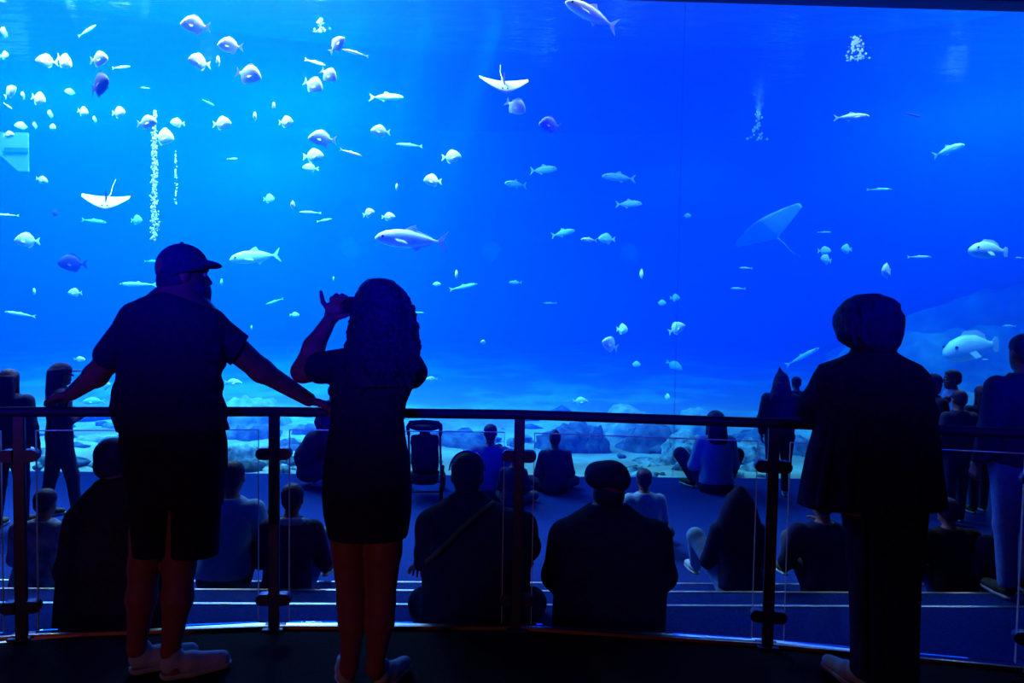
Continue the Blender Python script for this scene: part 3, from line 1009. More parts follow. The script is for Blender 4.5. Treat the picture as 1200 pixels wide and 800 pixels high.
rock(335, 512, 12.6, (0.35, 0.3, 0.4), 'rock behind the second railing post', 'reef_rock', 18)
rock(118, 508, 12.8, (0.55, 0.5, 0.5), 'pale rounded rock beside the girl in a cap', 'pale_rock', 19)
rock(40, 515, 12.6, (0.5, 0.4, 0.5), 'pale rock between the two girls on the lower floor', 'pale_rock', 20)
rock(545, 505, 13.4, (0.75, 0.6, 0.6), 'wide dim rock right of the stroller', 'reef_rock', 21)
rock(535, 540, 11.2, (0.35, 0.25, 0.25), 'pale low rock at the glass right of the stroller', 'pale_rock', 22)
rock(608, 500, 14.5, (0.6, 0.5, 0.5), 'dim rock behind the third railing post', 'reef_rock', 23)
rock(290, 463, 15.0, (0.8, 0.7, 0.8), 'pale hazy rock above the rail right of the bearded man', 'pale_rock', 24)
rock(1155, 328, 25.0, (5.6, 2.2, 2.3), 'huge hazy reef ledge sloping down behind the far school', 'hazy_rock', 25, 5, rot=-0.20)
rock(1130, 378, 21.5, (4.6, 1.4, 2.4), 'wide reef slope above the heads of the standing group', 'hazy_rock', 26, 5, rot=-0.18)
rock(1090, 438, 16.5, (1.9, 1.0, 1.5), 'reef boulder behind the boy in profile', 'reef_rock', 27, 4)
rock(1180, 448, 14.5, (1.2, 0.9, 1.5), 'pale reef boulder behind the tall visitor on the right', 'pale_rock', 28, 4)

rng = random.Random(8)
for mat, n, seed in (('reef_rock', 130, 1), ('mottled_rock', 90, 2)):
    bm = bmesh.new()
    for i in range(n):
        y = YW + 0.5 + 5.5 * rng.random() ** 1.5
        x = rng.uniform(-7.5, 8.5) * (y / 10.5)
        r = rng.uniform(0.04, 0.16) * (1 + 0.12 * (y - 10))
        if 0.6 < x / y * 10.1 < 1.65 and y < 13.5:
            continue
        s = bmesh.ops.create_icosphere(bm, subdivisions=2, radius=1)
        off = Vector((rng.uniform(-90, 90), i, seed))
        sc = Vector((r * rng.uniform(0.8, 1.8), r * rng.uniform(0.7, 1.2), r * rng.uniform(0.4, 0.9)))
        for v in s['verts']:
            d = 1 + 0.5 * mn.noise(v.co * 1.8 + off) - 0.4 * abs(mn.noise(v.co * 3.5 + off)) + 0.2 * mn.noise(v.co * 6 + off)
            v.co = Vector((v.co.x * sc.x * d + x, v.co.y * sc.y * d + y, v.co.z * sc.z * d + ZB + 0.03 * max(0, y - 13) + 0.3 * sc.z))
    tag(link_mesh('coral_rubble', bm_mesh('coral_rubble', bm, True), MATS[mat]), 'dark coral rubble strewn over the tank floor' if seed == 1 else 'mottled coral rubble strewn over the tank floor', 'rubble', kind='stuff')


# ------------------------------------------------------------------ fish
def fish_mesh(name, prof, nseg=10, side=0.5):
    """Body lofted along +x (head) : (x, z top, z bottom, half thickness)."""
    bm = bmesh.new()
    rings = []
    for x, zt, zb, w in prof:
        zc, hh = (zt + zb) / 2, (zt - zb) / 2
        rings.append([bm.verts.new((x, w * math.sin(2 * math.pi * j / nseg), zc + hh * math.cos(2 * math.pi * j / nseg))) for j in range(nseg)])
    for a, b in zip(rings, rings[1:]):
        for j in range(nseg):
            bm.faces.new((a[j], a[(j + 1) % nseg], b[(j + 1) % nseg], b[j]))
    bm.faces.new(rings[0])
    bm.faces.new(rings[-1][::-1])
    return bm_mesh(name, bm, True)


def fin_mesh(name, outline, th=0.006, lift=None):
    """Thin fin with a real thickness from an outline in x, z."""
    bm = bmesh.new()
    n = len(outline)
    cx = sum(p[0] for p in outline) / n
    cz = sum(p[1] for p in outline) / n
    A = [bm.verts.new((x, 0.0015, z)) for x, z in outline]
    Bv = [bm.verts.new((x, -0.0015, z)) for x, z in outline]
    a, b = bm.verts.new((cx, th, cz)), bm.verts.new((cx, -th, cz))
    for i in range(n):
        k = (i + 1) % n
        bm.faces.new((a, A[i], A[k]))
        bm.faces.new((b, Bv[k], Bv[i]))
        bm.faces.new((A[i], Bv[i], Bv[k], A[k]))
    return bm_mesh(name, bm)


FM = {}
# deep disc-shaped fish, length 1 nose to tail tip
FM['disc'] = fish_mesh('disc_fish', [(0.50, 0.01, -0.03, 0.012), (0.44, 0.10, -0.10, 0.055), (0.36, 0.20, -0.17, 0.085), (0.22, 0.31, -0.24, 0.11), (0.05, 0.35, -0.28, 0.115), (-0.10, 0.29, -0.25, 0.095), (-0.22, 0.15, -0.14, 0.06), (-0.29, 0.055, -0.05, 0.03), (-0.34, 0.05, -0.045, 0.015)], 12)
FM['disc_tail'] = fin_mesh('tail_fin', [(-0.32, 0.05), (-0.42, 0.14), (-0.50, 0.19), (-0.44, 0.02), (-0.50, -0.18), (-0.42, -0.13), (-0.32, -0.045)])
FM['disc_dorsal'] = fin_mesh('dorsal_fin', [(0.16, 0.33), (0.05, 0.40), (-0.08, 0.37), (-0.26, 0.17), (-0.22, 0.10), (0.0, 0.30)])
FM['disc_anal'] = fin_mesh('anal_fin', [(0.02, -0.26), (-0.06, -0.33), (-0.16, -0.29), (-0.26, -0.13), (-0.2, -0.10), (-0.05, -0.22)])
FM['disc_pectoral'] = fin_mesh('pectoral_fin', [(0.22, -0.02), (0.10, 0.0), (0.05, -0.09), (0.14, -0.12)])
# long jack-like fish
FM['jack'] = fish_mesh('jack_fish', [(0.50, 0.0, -0.03, 0.010), (0.45, 0.055, -0.06, 0.035), (0.36, 0.10, -0.095, 0.06), (0.20, 0.135, -0.12, 0.078), (0.02, 0.13, -0.115, 0.078), (-0.16, 0.085, -0.08, 0.055), (-0.30, 0.035, -0.035, 0.028), (-0.38, 0.018, -0.018, 0.016)], 12)
FM['jack_tail'] = fin_mesh('tail_fin', [(-0.36, 0.02), (-0.44, 0.09), (-0.52, 0.16), (-0.47, 0.06), (-0.43, 0.0), (-0.47, -0.06), (-0.52, -0.15), (-0.44, -0.09), (-0.36, -0.02)])
FM['jack_dorsal'] = fin_mesh('dorsal_fin', [(0.12, 0.12), (0.02, 0.19), (-0.05, 0.21), (-0.03, 0.15), (-0.12, 0.12), (-0.30, 0.05), (-0.28, 0.02), (-0.10, 0.08)])
FM['jack_anal'] = fin_mesh('anal_fin', [(0.0, -0.10), (-0.08, -0.17), (-0.11, -0.12), (-0.30, -0.05), (-0.26, -0.02), (-0.1, -0.07)])
FM['jack_pectoral'] = fin_mesh('pectoral_fin', [(0.24, -0.01), (0.10, -0.03), (0.06, -0.08), (0.20, -0.05)])
# slender fish
FM['slim'] = fish_mesh('slim_fish', [(0.50, 0.0, -0.015, 0.006), (0.42, 0.035, -0.04, 0.025), (0.25, 0.062, -0.06, 0.042), (0.0, 0.06, -0.058, 0.042), (-0.22, 0.034, -0.034, 0.026), (-0.38, 0.013, -0.013, 0.011)], 10)
FM['slim_tail'] = fin_mesh('tail_fin', [(-0.36, 0.013), (-0.50, 0.085), (-0.45, 0.0), (-0.50, -0.07), (-0.36, -0.013)], 0.004)
FM['slim_dorsal'] = fin_mesh('dorsal_fin', [(0.08, 0.055), (-0.02, 0.10), (-0.06, 0.05), (0.0, 0.04)], 0.004)
# heavy grouper
FM['grouper'] = fish_mesh('grouper', [(0.50, 0.0, -0.06, 0.025), (0.44, 0.07, -0.10, 0.07), (0.32, 0.15, -0.15, 0.11), (0.14, 0.20, -0.17, 0.125), (-0.08, 0.18, -0.155, 0.11), (-0.26, 0.10, -0.10, 0.07), (-0.36, 0.06, -0.06, 0.035), (-0.40, 0.055, -0.055, 0.02)], 12)
FM['grouper_tail'] = fin_mesh('tail_fin', [(-0.38, 0.05), (-0.46, 0.11), (-0.52, 0.10), (-0.53, 0.0), (-0.52, -0.10), (-0.46, -0.11), (-0.38, -0.05)])
FM['grouper_dorsal'] = fin_mesh('dorsal_fin', [(0.22, 0.17), (0.12, 0.25), (-0.12, 0.24), (-0.26, 0.17), (-0.30, 0.07), (-0.1, 0.15)])
FM['grouper_pectoral'] = fin_mesh('pectoral_fin', [(0.20, -0.04), (0.06, -0.02), (0.03, -0.12), (0.14, -0.13)])


def ray_mesh():
    """An eagle ray: arched wings across y, head towards +x."""
    bm = bmesh.new()
    N, K = 14, 9
    up, dn = [], []
    for i in range(-N, N + 1):
        s = i / N
        le = 0.34 - 0.34 * abs(s) ** 1.5
        te = -0.26 + 0.14 * abs(s) ** 0.8
        z0 = 0.16 * abs(s) ** 1.3
        ru, rd = [], []
        for j in range(K + 1):
            t = j / K
            x = le + (te - le) * t
            th = (0.075 * (1 - abs(s)) ** 1.6 + 0.006) * math.sin(math.pi * min(max(t, 0.02), 0.98)) ** 0.7
            ru.append(bm.verts.new((x, 0.58 * s, z0 + th)))
            rd.append(bm.verts.new((x, 0.58 * s, z0 - th * 0.7)))
        up.append(ru)
        dn.append(rd)
    for a in range(len(up) - 1):
        for j in range(K):
            bm.faces.new((up[a][j], up[a + 1][j], up[a + 1][j + 1], up[a][j + 1]))
            bm.faces.new((dn[a][j], dn[a][j + 1], dn[a + 1][j + 1], dn[a + 1][j]))
        for j in (0, K):
            bm.faces.new((up[a][j], dn[a][j], dn[a + 1][j], up[a + 1][j]))
    for a in (0, len(up) - 1):
        for j in range(K):
            bm.faces.new((up[a][j], up[a][j + 1], dn[a][j + 1], dn[a][j]))
    return bm_mesh('ray', bm, True)


FM['ray'] = ray_mesh()
FM['ray_fin'] = fin_mesh('dorsal_fin', [(0.14, 0.05), (-0.02, 0.24), (-0.12, 0.34), (-0.10, 0.20), (-0.16, 0.04)], 0.03)
bm = bmesh.new()
add_tube(bm, [(-0.22, 0, 0.0), (-0.45, 0.03, -0.02), (-0.75, 0.02, 0.0), (-1.05, 0.06, 0.04)], [0.018, 0.012, 0.008, 0.003], 8)
FM['ray_tail'] = bm_mesh('tail', bm, True)
bm = bmesh.new()
bmesh.ops.create_icosphere(bm, subdivisions=1, radius=0.022)
FM['eye'] = bm_mesh('eye', bm, True)

PARTS = {'disc': ('tail', 'dorsal', 'anal', 'pectoral'), 'jack': ('tail', 'dorsal', 'anal', 'pectoral'), 'slim': ('tail', 'dorsal'), 'grouper': ('tail', 'dorsal', 'pectoral'), 'ray': ('tail', 'fin')}
NAMES = {'disc': 'disc_fish', 'jack': 'jack_fish', 'slim': 'slim_fish', 'grouper': 'grouper', 'ray': 'ray'}
FIN_NAME = {'tail': 'tail_fin', 'dorsal': 'dorsal_fin', 'anal': 'anal_fin', 'pectoral': 'pectoral_fin', 'fin': 'dorsal_fin'}
EYE_AT = {'disc': (0.35, 0.075, 0.06), 'jack': (0.40, 0.05, 0.02), 'grouper': (0.38, 0.09, 0.06), 'slim': (0.42, 0.024, 0.01), 'ray': (0.22, 0.06, 0.06)}
_mats_by = {}


def with_mat(key, mat):
    """Mesh data of that shape in that material, shared by all fish alike."""
    if (key, mat) not in _mats_by:
        me = FM[key].copy()
        me.name = FM[key].name
        me.materials.clear()
        me.materials.append(MATS[mat])
        _mats_by[key, mat] = me
    return _mats_by[key, mat]


GROUPS = {'disc': 'disc fish in the tank', 'jack': 'jacks in the tank', 'slim': 'slender fish in the tank', 'grouper': 'groupers in the tank', 'ray': 'rays in the tank'}


def fish(px, py, L, kind, head_dir, depth, label, tilt=0.0, yaw=20.0, mat='pale_fish', squash=1.0, roll=0.0):
    """A fish L pixels long seen `depth` metres behind the glass. head_dir R, L or F (towards us) or B (away)."""
    Y = YW + 0.36 + (depth if depth < 1.4 else depth * 1.35)
    p = P_Y(px, py, Y)
    size = L / F_PX * (p - CAM).dot(fwd)
    o = link_mesh(NAMES[kind], with_mat(kind, mat))
    az = {'R': math.radians(-yaw), 'L': math.radians(180 + yaw), 'F': math.radians(-90 + yaw), 'B': math.radians(90 - yaw)}[head_dir]
    o.location = p
    o.rotation_euler = (math.radians(roll), math.radians(-tilt), az)
    if head_dir == 'R' or head_dir == 'L':
        size /= max(0.5, math.cos(math.radians(yaw)))
    o.scale = (size, size, size * squash)
    tag(o, label, 'ray' if kind == 'ray' else 'fish', GROUPS[kind])
    if L >= 13 or head_dir in 'FB':
        for pt in PARTS[kind]:
            key = kind + '_' + pt
            c = link_mesh('tail' if key == 'ray_tail' else FIN_NAME[pt], with_mat(key, 'dark_fish' if key == 'ray_fin' else mat), None, o)
            if pt == 'pectoral':
                c.location = (0, 0.105 if kind != 'jack' else 0.08, 0)
                c.rotation_euler = (0.5, 0, 0)
                c2 = c.copy()
                COL.objects.link(c2)
                c2.parent = o
                c2.location = (0, -c.location.y, 0)
                c2.rotation_euler = (-0.5, 0, 0)
        if L >= 18:
            x, y, z = EYE_AT[kind]
            for s in (-1, 1):
                e = link_mesh('eye', with_mat('eye', 'dark_fish'), None, o)
                e.location = (x, s * y, z)
    return o


for row in FISH:
    fish(*row[:7], **(row[7] if len(row) > 7 else {}))


# ------------------------------------------------------------------ bubbles, and shapes standing in for light in the water
def bubbles(name, label, px, y0, y1, depth, n, spread, rmax, seed):
    rng = random.Random(seed)
    Y = YW + 0.36 + depth
    bm = bmesh.new()
    for i in range(n):
        t = rng.random()
        p = P_Y(px + rng.gauss(0, spread) * (0.5 + t), y0 + (y1 - y0) * t, Y + rng.uniform(-0.1, 0.1))
        s = bmesh.ops.create_icosphere(bm, subdivisions=1, radius=rng.uniform(0.25, 1.0) * rmax)
        for v in s['verts']:
            v.co = Vector((v.co.x, v.co.y, v.co.z * 1.0)) + p
    o = link_mesh(name, bm_mesh(name, bm, True), MATS['bubble'])
    tag(o, label, 'bubbles', kind='stuff')


bubbles('air_bubbles', 'tall white column of air bubbles above the cap of the bearded man', 181, 130, 282, 1.4, 520, 1.6, 0.022, 1)
bubbles('air_bubbles', 'thin short trail of air bubbles right of the tall column', 206, 175, 240, 2.5, 60, 0.8, 0.016, 2)
bubbles('air_bubbles', 'loose cloud of bubbles under the surface at upper right', 1003, 42, 72, 6.5, 110, 5.5, 0.035, 3)  # beads stand in for a rippled reflection in the water surface
bubbles('air_bubbles', 'faint puff of bubbles near the upper right, left of the slender white jack', 888, 130, 165, 8.5, 60, 3.0, 0.04, 4)
bubbles('air_bubbles', 'small puff of bubbles near the top edge above the tilted disc fish', 376, 22, 38, 6.0, 40, 3.5, 0.03, 5)  # another surface reflection, built from beads
# patch of light at the far left, built as a pale sheet with a dark band
pn = empty('hanging_panel', P_Y(16, 178, YW + 8.5))
tag(pn, 'pale slanting panel hanging in the water at the far left', 'panel')
bm = bmesh.new()
prism(bm, [(-0.62, 0.20), (-0.42, 0.47), (0.36, 0.47), (0.36, -0.46), (0.10, -0.46)], -0.02, 0.02)
Mp = Matrix.Rotation(math.radians(90), 4, 'X')
for v in bm.verts:
    v.co = Mp @ v.co
link_mesh('sheet', bm_mesh('sheet', bm), MATS['pale_panel'], pn)
box_obj('crossbar', (-0.20, -0.05, -0.02), (0.37, -0.02, 0.10), MATS['tank_wall'], pn, 0.005)

# ------------------------------------------------------------------ people at the railing
def q(px, py, d):
    """Point at camera depth d under a pixel, in the camera's own right / forward / up axes."""
    return np.array(((px - 600) / F_PX * d, d, -(py - 400) / F_PX * d))


def rows_at(d, rows):
    """(y, x left, x right, depth offset, half depth) in pixels at depth d -> loft rows."""
    out = []
    for y, xl, xr, dy, hd in rows:
        out.append((q(0, y, d)[2], q((xl + xr) / 2, y, d)[0], (xr - xl) / 2 / F_PX * d, d + dy, hd))
    return out


def shoe(F, heel, toe, mat, sole_mat, L=0.28, name='shoe', up=(0, 0, 1), vox=0.006, laces=None):
    """A low trainer from heel to toe with a sole of its own; points in F's local frame, at sole height."""
    heel, toe = np.array(heel, float), np.array(toe, float)
    u = np.array(up, float)
    d = toe - heel
    d = d - u * (d @ u)
    d /= np.linalg.norm(d)
    at = lambda t, h: heel + d * t * L + u * h
    B = Blob(vox)
    s = L / 0.28
    B.cone(at(0.12, 0.062), at(0.40, 0.058), 0.036 * s, 0.040 * s, 0.02)
    B.cone(at(0.40, 0.056), at(0.84, 0.042), 0.040 * s, 0.034 * s, 0.02)
    B.cone(at(0.14, 0.075), at(0.17, 0.105), 0.037 * s, 0.036 * s, 0.02)
    o = F.part(name, B, mat)
    S = Blob(vox)
    S.cone(at(0.11, 0.030), at(0.42, 0.030), 0.036 * s, 0.040 * s, 0.02)
    S.cone(at(0.42, 0.030), at(0.86, 0.030), 0.042 * s, 0.036 * s, 0.02)
    S.plane(at(0, 0.028), u)
    S.plane(at(0, 0.002), -u)
    F.part('sole', S, sole_mat, o)
    return o


UPC = np.array((Vector((0, 0, 1)).dot(rgt), Vector((0, 0, 1)).dot(fwd), Vector((0, 0, 1)).dot(upv)))   # world's up in the camera's axes


def on_floor(px, py, z=0.0):
    """Floor point under a pixel, in the camera's axes."""
    p = P_z(px, py, z) - CAM
    return np.array((p.dot(rgt), p.dot(fwd), p.dot(upv)))


def front_man():
    D = 3.15
    px = D / F_PX
    base = P_z(192, 785, 0)
    F = Figure('bearded man in a baseball cap and shorts, both arms spread along the railing', base, cam_xf)
    torso = [(338, 180, 232, 0.0, 0.07), (350, 166, 246, 0.0, 0.10), (362, 152, 256, 0.0, 0.115), (385, 147, 262, 0.0, 0.125),
             (415, 144, 259, 0.0, 0.125), (440, 141, 255, 0.0, 0.125), (470, 141, 255, 0.0, 0.13), (500, 146, 257, 0.0, 0.125), (540, 150, 255, 0.0, 0.12), (560, 156, 250, 0, .11)]
    lsh, lel, lwr = q(163, 381, D), q(112, 440, D + 0.16), q(84, 461, D + 0.30)
    rsh, rel, rwr = q(246, 383, D), q(306, 434, D + 0.18), q(362, 468, D + 0.34)
    eyes = []
    b = Blob(0.007)
    b.loft(rows_at(D, torso), 0.03, grow=-0.012)
    b.cone(q(208, 352, D), q(209, 330, D + 0.01), 0.072, 0.066, 0.03)
    hc = q(214, 322, D + 0.02)
    head(b, hc, 0.235, (0.85, 0.6, 0), -0.05, eyes)
    b.chain([lsh, lel, lwr], [0.068, 0.050, 0.033], 0.03)
    b.chain([rsh, rel, rwr], [0.068, 0.050, 0.033], 0.03)
    lk, la = q(169, 664, D - 0.01), q(160, 758, D + 0.02)
    rk, ra = q(210, 664, D - 0.01), q(200, 762, D + 0.0)
    b.chain([q(178, 560, D), lk, q(166, 700, D - 0.015), la], [0.088, 0.060, 0.058, 0.037], 0.03)
    b.chain([q(228, 560, D), rk, q(208, 700, D - 0.025), ra], [0.092, 0.062, 0.060, 0.037], 0.03)
    lh, rh = on_floor(152, 791), on_floor(188, 797)
    b.cone(la, lh + UPC * 0.05 + np.array((0.03, 0.05, 0)), 0.037, 0.035, 0.02)
    b.cone(ra, rh + UPC * 0.05 + np.array((0.05, 0.02, 0)), 0.037, 0.035, 0.02)
    hb = Blob(0.004)
    hand(hb, q(80, 463, D + 0.31), (-0.75, 0.62, -0.12), (0, -0.1, -1), 1, 0.19, (0.65, 0.7, 0.7, 0.75), 0.5)
    hb2 = Blob(0.004)
    hand(hb2, q(366, 470, D + 0.35), (0.75, 0.55, -0.25), (0, -0.1, -1), -1, 0.19, (0.65, 0.7, 0.7, 0.75), 0.5)
    F.part('body', [b, hb, hb2], MATS['skin'])
    F.eyes(eyes)
    # loose T-shirt
    s = Blob(0.007)
    s.loft(rows_at(D, [(343, 186, 218, 0, 0.075), (350, 167, 234, 0, 0.105), (357, 154, 246, 0, 0.12), (366, 148, 256, 0, 0.13), (378, 145, 262, 0, 0.135), (395, 143, 264, 0, 0.135), (420, 142, 260, 0, 0.14),
                       (445, 140, 256, 0, 0.145), (458, 136, 257, 0, 0.145), (475, 133, 260, 0, 0.15), (490, 136, 263, 0, 0.15), (506, 142, 264, 0, 0.15)]), 0.03)
    c = s.cone
    for i, (y, x) in enumerate(((410, 255), (436, 252), (466, 257), (488, 258), (430, 146), (456, 140), (480, 139))):
        c(q(x, y, D - 0.05), q(x + (5 if x > 200 else -2), y + 16, D + 0.03), 0.016, 0.014, 0.03)
    c(q(160, 374, D), q(154, 384, D + 0.02), 0.072, 0.074, 0.03)
    c(q(246, 382, D), q(252, 388, D + 0.02), 0.070, 0.072, 0.03)
    s.plane(q(0, 504, D), (0, 0, -1))
    s1 = Blob(0.007)
    s1.cone(q(163, 374, D), q(130, 416, D + 0.08), 0.074, 0.072, 0.03)
    s1.plane(q(124, 424, D + 0.08), (-0.55, 0.3, -0.78))
    s2 = Blob(0.007)
    s2.cone(q(246, 382, D), q(286, 415, D + 0.1), 0.070, 0.074, 0.03)
    s2.plane(q(280, 413, D + 0.08), (0.80, 0.3, -0.50))
    F.part('shirt', [s, s1, s2], MATS['black_cotton'])
    # knee-length shorts
    t = Blob(0.007)
    t.loft(rows_at(D, [(495, 143, 260, 0, 0.13), (520, 144, 264, 0, 0.145), (545, 148, 264, 0, 0.15), (565, 150, 261, 0, 0.145), (590, 154, 259, 0, 0.13)]), 0.03)
    t.chain([q(178, 565, D), q(179, 652, D - 0.01)], [0.100, 0.080], 0.02)
    t.chain([q(230, 565, D), q(228, 652, D - 0.01)], [0.104, 0.096], 0.02)
    t.plane(q(0, 649, D), (0, 0, -1))
    F.part('shorts', t, MATS['black_denim'])
    # cap with a brim
    cp = Blob(0.005)
    cp.ell(q(213.5, 314, D + 0.015), (0.110, 0.092, 0.105), None, 0)
    cp.plane(q(213, 324, D), (0.28, 0, -1))
    cap = F.part('cap', cp, MATS['cap_cotton'])
    br = Blob(0.0035)
    br.ell(q(241, 309.5, D + 0.045), (0.066, 0.075, 0.019), [(0.93, 0.3, -0.12), (-0.3, 0.95, 0), (0.12, 0, 0.99)], 0)
    F.part('brim', br, MATS['cap_cotton'], cap)
    bt = Blob(0.004)
    bt.ell(q(213, 284.5, D + 0.015), (0.009, 0.009, 0.006), None, 0)
    F.part('button', bt, MATS['cap_cotton'], cap)
    # beard and the hair under the cap
    bd = Blob(0.005)
    bd.ell(q(233, 343, D + 0.045), (0.048, 0.07, 0.075), None, 0.02)
    bd.ell(q(231, 358, D + 0.045), (0.050, 0.055, 0.05), None, 0.02)
    rng = random.Random(4)
    for i in range(70):
        y = rng.uniform(330, 366)
        p0 = q(rng.uniform(234, 242), y, D + rng.uniform(0.0, 0.09))
        bd.cone(p0, p0 + np.array((rng.uniform(0.006, 0.016), rng.uniform(-0.01, 0.01), rng.uniform(-0.025, -0.008))), 0.006, 0.0025, 0.004)
    F.part('beard', bd, MATS['dark_hair'])
    hr = Blob(0.005)
    hr.ell(q(206, 329, D + 0.005), (0.078, 0.078, 0.075), None, 0.02)
    hr.plane(q(206, 346, D), (0, 0, -1))
    F.part('hair', hr, MATS['dark_hair'])
    for hl, tx in ((lh, (1, 0.75, 0)), (rh, (1, 0.55, 0))):
        shoe(F, hl, hl + np.array(tx), MATS['pale_canvas'], MATS['white_rubber'], 0.29, up=UPC, vox=0.005)


def front_woman():
    D = 3.0
    base = P_z(430, 806, 0)
    F = Figure('long curly haired woman in a short dark dress raising a phone', base, cam_xf)
    eyes = []
    torso = [(402, 425, 455, 0.02, 0.05), (412, 405, 474, 0.0, 0.075), (424, 396, 486, 0.0, 0.092), (440, 391, 486, 0.0, 0.10), (456, 391, 480, 0.0, 0.10), (475, 391, 474, 0.0, 0.095),
             (492, 389, 473, 0.0, 0.095), (515, 386, 475, 0.0, 0.105), (540, 383, 479, -0.01, 0.125), (570, 381, 482, -0.015, 0.135), (595, 382, 481, -0.01, 0.125), (620, 386, 478, 0, 0.11)]
    b = Blob(0.007)
    b.loft(rows_at(D, torso), 0.03, grow=-0.012)
    b.cone(q(440, 412, D + 0.02), q(441, 388, D + 0.04), 0.052, 0.050, 0.03)
    head(b, q(443, 362, D + 0.06), 0.215, (-0.35, 1, 0), 0.12, eyes)
    lsh, lel, lwr = q(404, 427, D + 0.01), q(355, 435, D + 0.10), q(387, 374, D + 0.17)
    b.chain([lsh, lel], [0.062, 0.047], 0.03)
    b.chain([lel, q(368, 406, D + 0.13), lwr], [0.047, 0.044, 0.029], 0.02)
    rsh, rel, rwr = q(480, 428, D + 0.01), q(484, 442, D + 0.20), q(452, 384, D + 0.33)
    b.chain([rsh, rel], [0.058, 0.045], 0.03)
    b.chain([rel, rwr], [0.045, 0.029], 0.02)
    lk, la = q(412, 706, D), q(409, 782, D + 0.03)
    rk, ra = q(447, 706, D), q(439, 782, D + 0.0)
    b.chain([q(408, 590, D), q(410, 645, D), lk, q(413, 728, D - 0.02), la], [0.085, 0.073, 0.056, 0.054, 0.034], 0.02)
    b.chain([q(452, 590, D), q(449, 645, D), rk, q(446, 728, D - 0.02), ra], [0.085, 0.073, 0.054, 0.053, 0.034], 0.02)
    lh, rh = on_floor(404, 812), on_floor(441, 814)
    b.cone(la, lh + UPC * 0.05 + np.array((0.0, 0.06, 0)), 0.034, 0.033, 0.02)
    b.cone(ra, rh + UPC * 0.05 + np.array((0.0, 0.06, 0)), 0.034, 0.033, 0.02)
    # the raised hand: palm, one finger held up, three over the phone, thumb below it
    h = Blob(0.0035)
    z = D + 0.18
    for x0, y0, x1, y1 in ((384, 372, 386, 358), (389, 373, 391, 356), (393, 373, 396, 356), (390, 372, 398, 364)):
        h.cone(q(x0, y0, z), q(x1, y1, z + 0.01), 0.017, 0.014, 0.015)
    h.chain([q(383, 360, z), q(378.5, 354, z), q(377, 347.5, z), q(376, 342, z)], [0.0115, 0.0098, 0.009, 0.0078], 0.006)
    h.chain([q(389, 357, z), q(389, 350, z - 0.005), q(394, 346, z + 0.012), q(399, 348, z + 0.02)], [0.0112, 0.0105, 0.0095, 0.0085], 0.004)
    h.chain([q(393, 357, z), q(395, 350, z - 0.012), q(401, 346, z), q(406, 348, z + 0.012)], [0.011, 0.0105, 0.0095, 0.0085], 0.004)
    h.chain([q(397, 358, z), q(400, 352, z - 0.02), q(405, 348, z - 0.012), q(409, 350, z)], [0.0105, 0.0098, 0.009, 0.008], 0.004)
    h.chain([q(392, 371, z - 0.01), q(398, 371, z - 0.02), q(404, 369.5, z - 0.022), q(409, 368, z - 0.018)], [0.015, 0.012, 0.0105, 0.0085], 0.008)
    h2 = Blob(0.0035)
    hand(h2, q(450, 380, D + 0.33), (-0.25, 0.1, 1), (-1, 0, 0), 1, 0.165, (0.7, 0.7, 0.7, 0.7), 0.6)
    F.part('body', [b, h, h2], MATS['skin'])
    F.eyes(eyes)
    d = Blob(0.007)
    d.loft(rows_at(D, [(408, 412, 468, 0.0, 0.07), (414, 401, 478, 0.0, 0.09), (424, 394, 488, 0.0, 0.105), (440, 388, 489, 0.0, 0.112), (456, 387, 483, 0, 0.112), (472, 389, 476, 0, 0.105),
                       (492, 388, 473, 0, 0.105), (512, 385, 475, 0, 0.115), (540, 381, 480, -0.01, 0.135), (570, 379.5, 483, -0.015, 0.145), (600, 381, 482, -0.01, 0.135), (632, 387, 477, 0, 0.12)]), 0.025)
    d.cone(q(408, 427, D), q(376, 431, D + 0.06), 0.070, 0.067, 0.03)
    d.cone(q(478, 427, D), q(484, 436, D + 0.10), 0.062, 0.062, 0.03)
    d.plane(q(0, 628, D), (0, 0, -1))
    F.part('dress', d, MATS['black_jersey'])
    # long hair in curls
    hb = Blob(0.005)
    hrow = [(330, 432, 458, 0.05, 0.06), (336, 426, 468, 0.05, 0.09), (345, 420, 475, 0.045, 0.108), (360, 415, 482, 0.04, 0.118), (380, 412, 486, 0.03, 0.115), (400, 407, 489, 0.01, 0.10), (425, 406, 486, -0.06, 0.08), (452, 410, 474, -0.085, 0.05)]
    hb.loft(rows_at(D, hrow), 0.03, 2.0)
    hb.ell(q(444, 343, D + 0.05), (0.085, 0.10, 0.062), None, 0.03)
    rng = random.Random(11)
    for i in range(260):
        y = rng.uniform(338, 452)
        ys = [r[0] for r in hrow]
        xl, xr = np.interp(y, ys, [r[1] for r in hrow]), np.interp(y, ys, [r[2] for r in hrow])
        dz, hd = np.interp(y, ys, [r[3] for r in hrow]), np.interp(y, ys, [r[4] for r in hrow])
        a = rng.choice([rng.uniform(-0.5, 0.5), rng.uniform(math.pi - 0.5, math.pi + 0.5), rng.uniform(math.pi, 2 * math.pi)])
        x0 = (xl + xr) / 2 + math.cos(a) * ((xr - xl) / 2 + rng.uniform(-0.5, 2.2))
        dep = D + dz + math.sin(a) * hd
        ph = rng.uniform(0, 6)
        pts = [q(x0 + 2.0 * math.cos(ph + 1.5 * j) + (1 if x0 > 445 else -0.3) * 0.5 * j, y + 3.2 * j, dep + 0.006 * math.sin(ph + 1.5 * j)) for j in range(5)]
        hb.chain(pts, [0.0080, 0.0072, 0.0062, 0.0052, 0.0036], 0.004)
    F.part('hair', hb, MATS['dark_hair'])
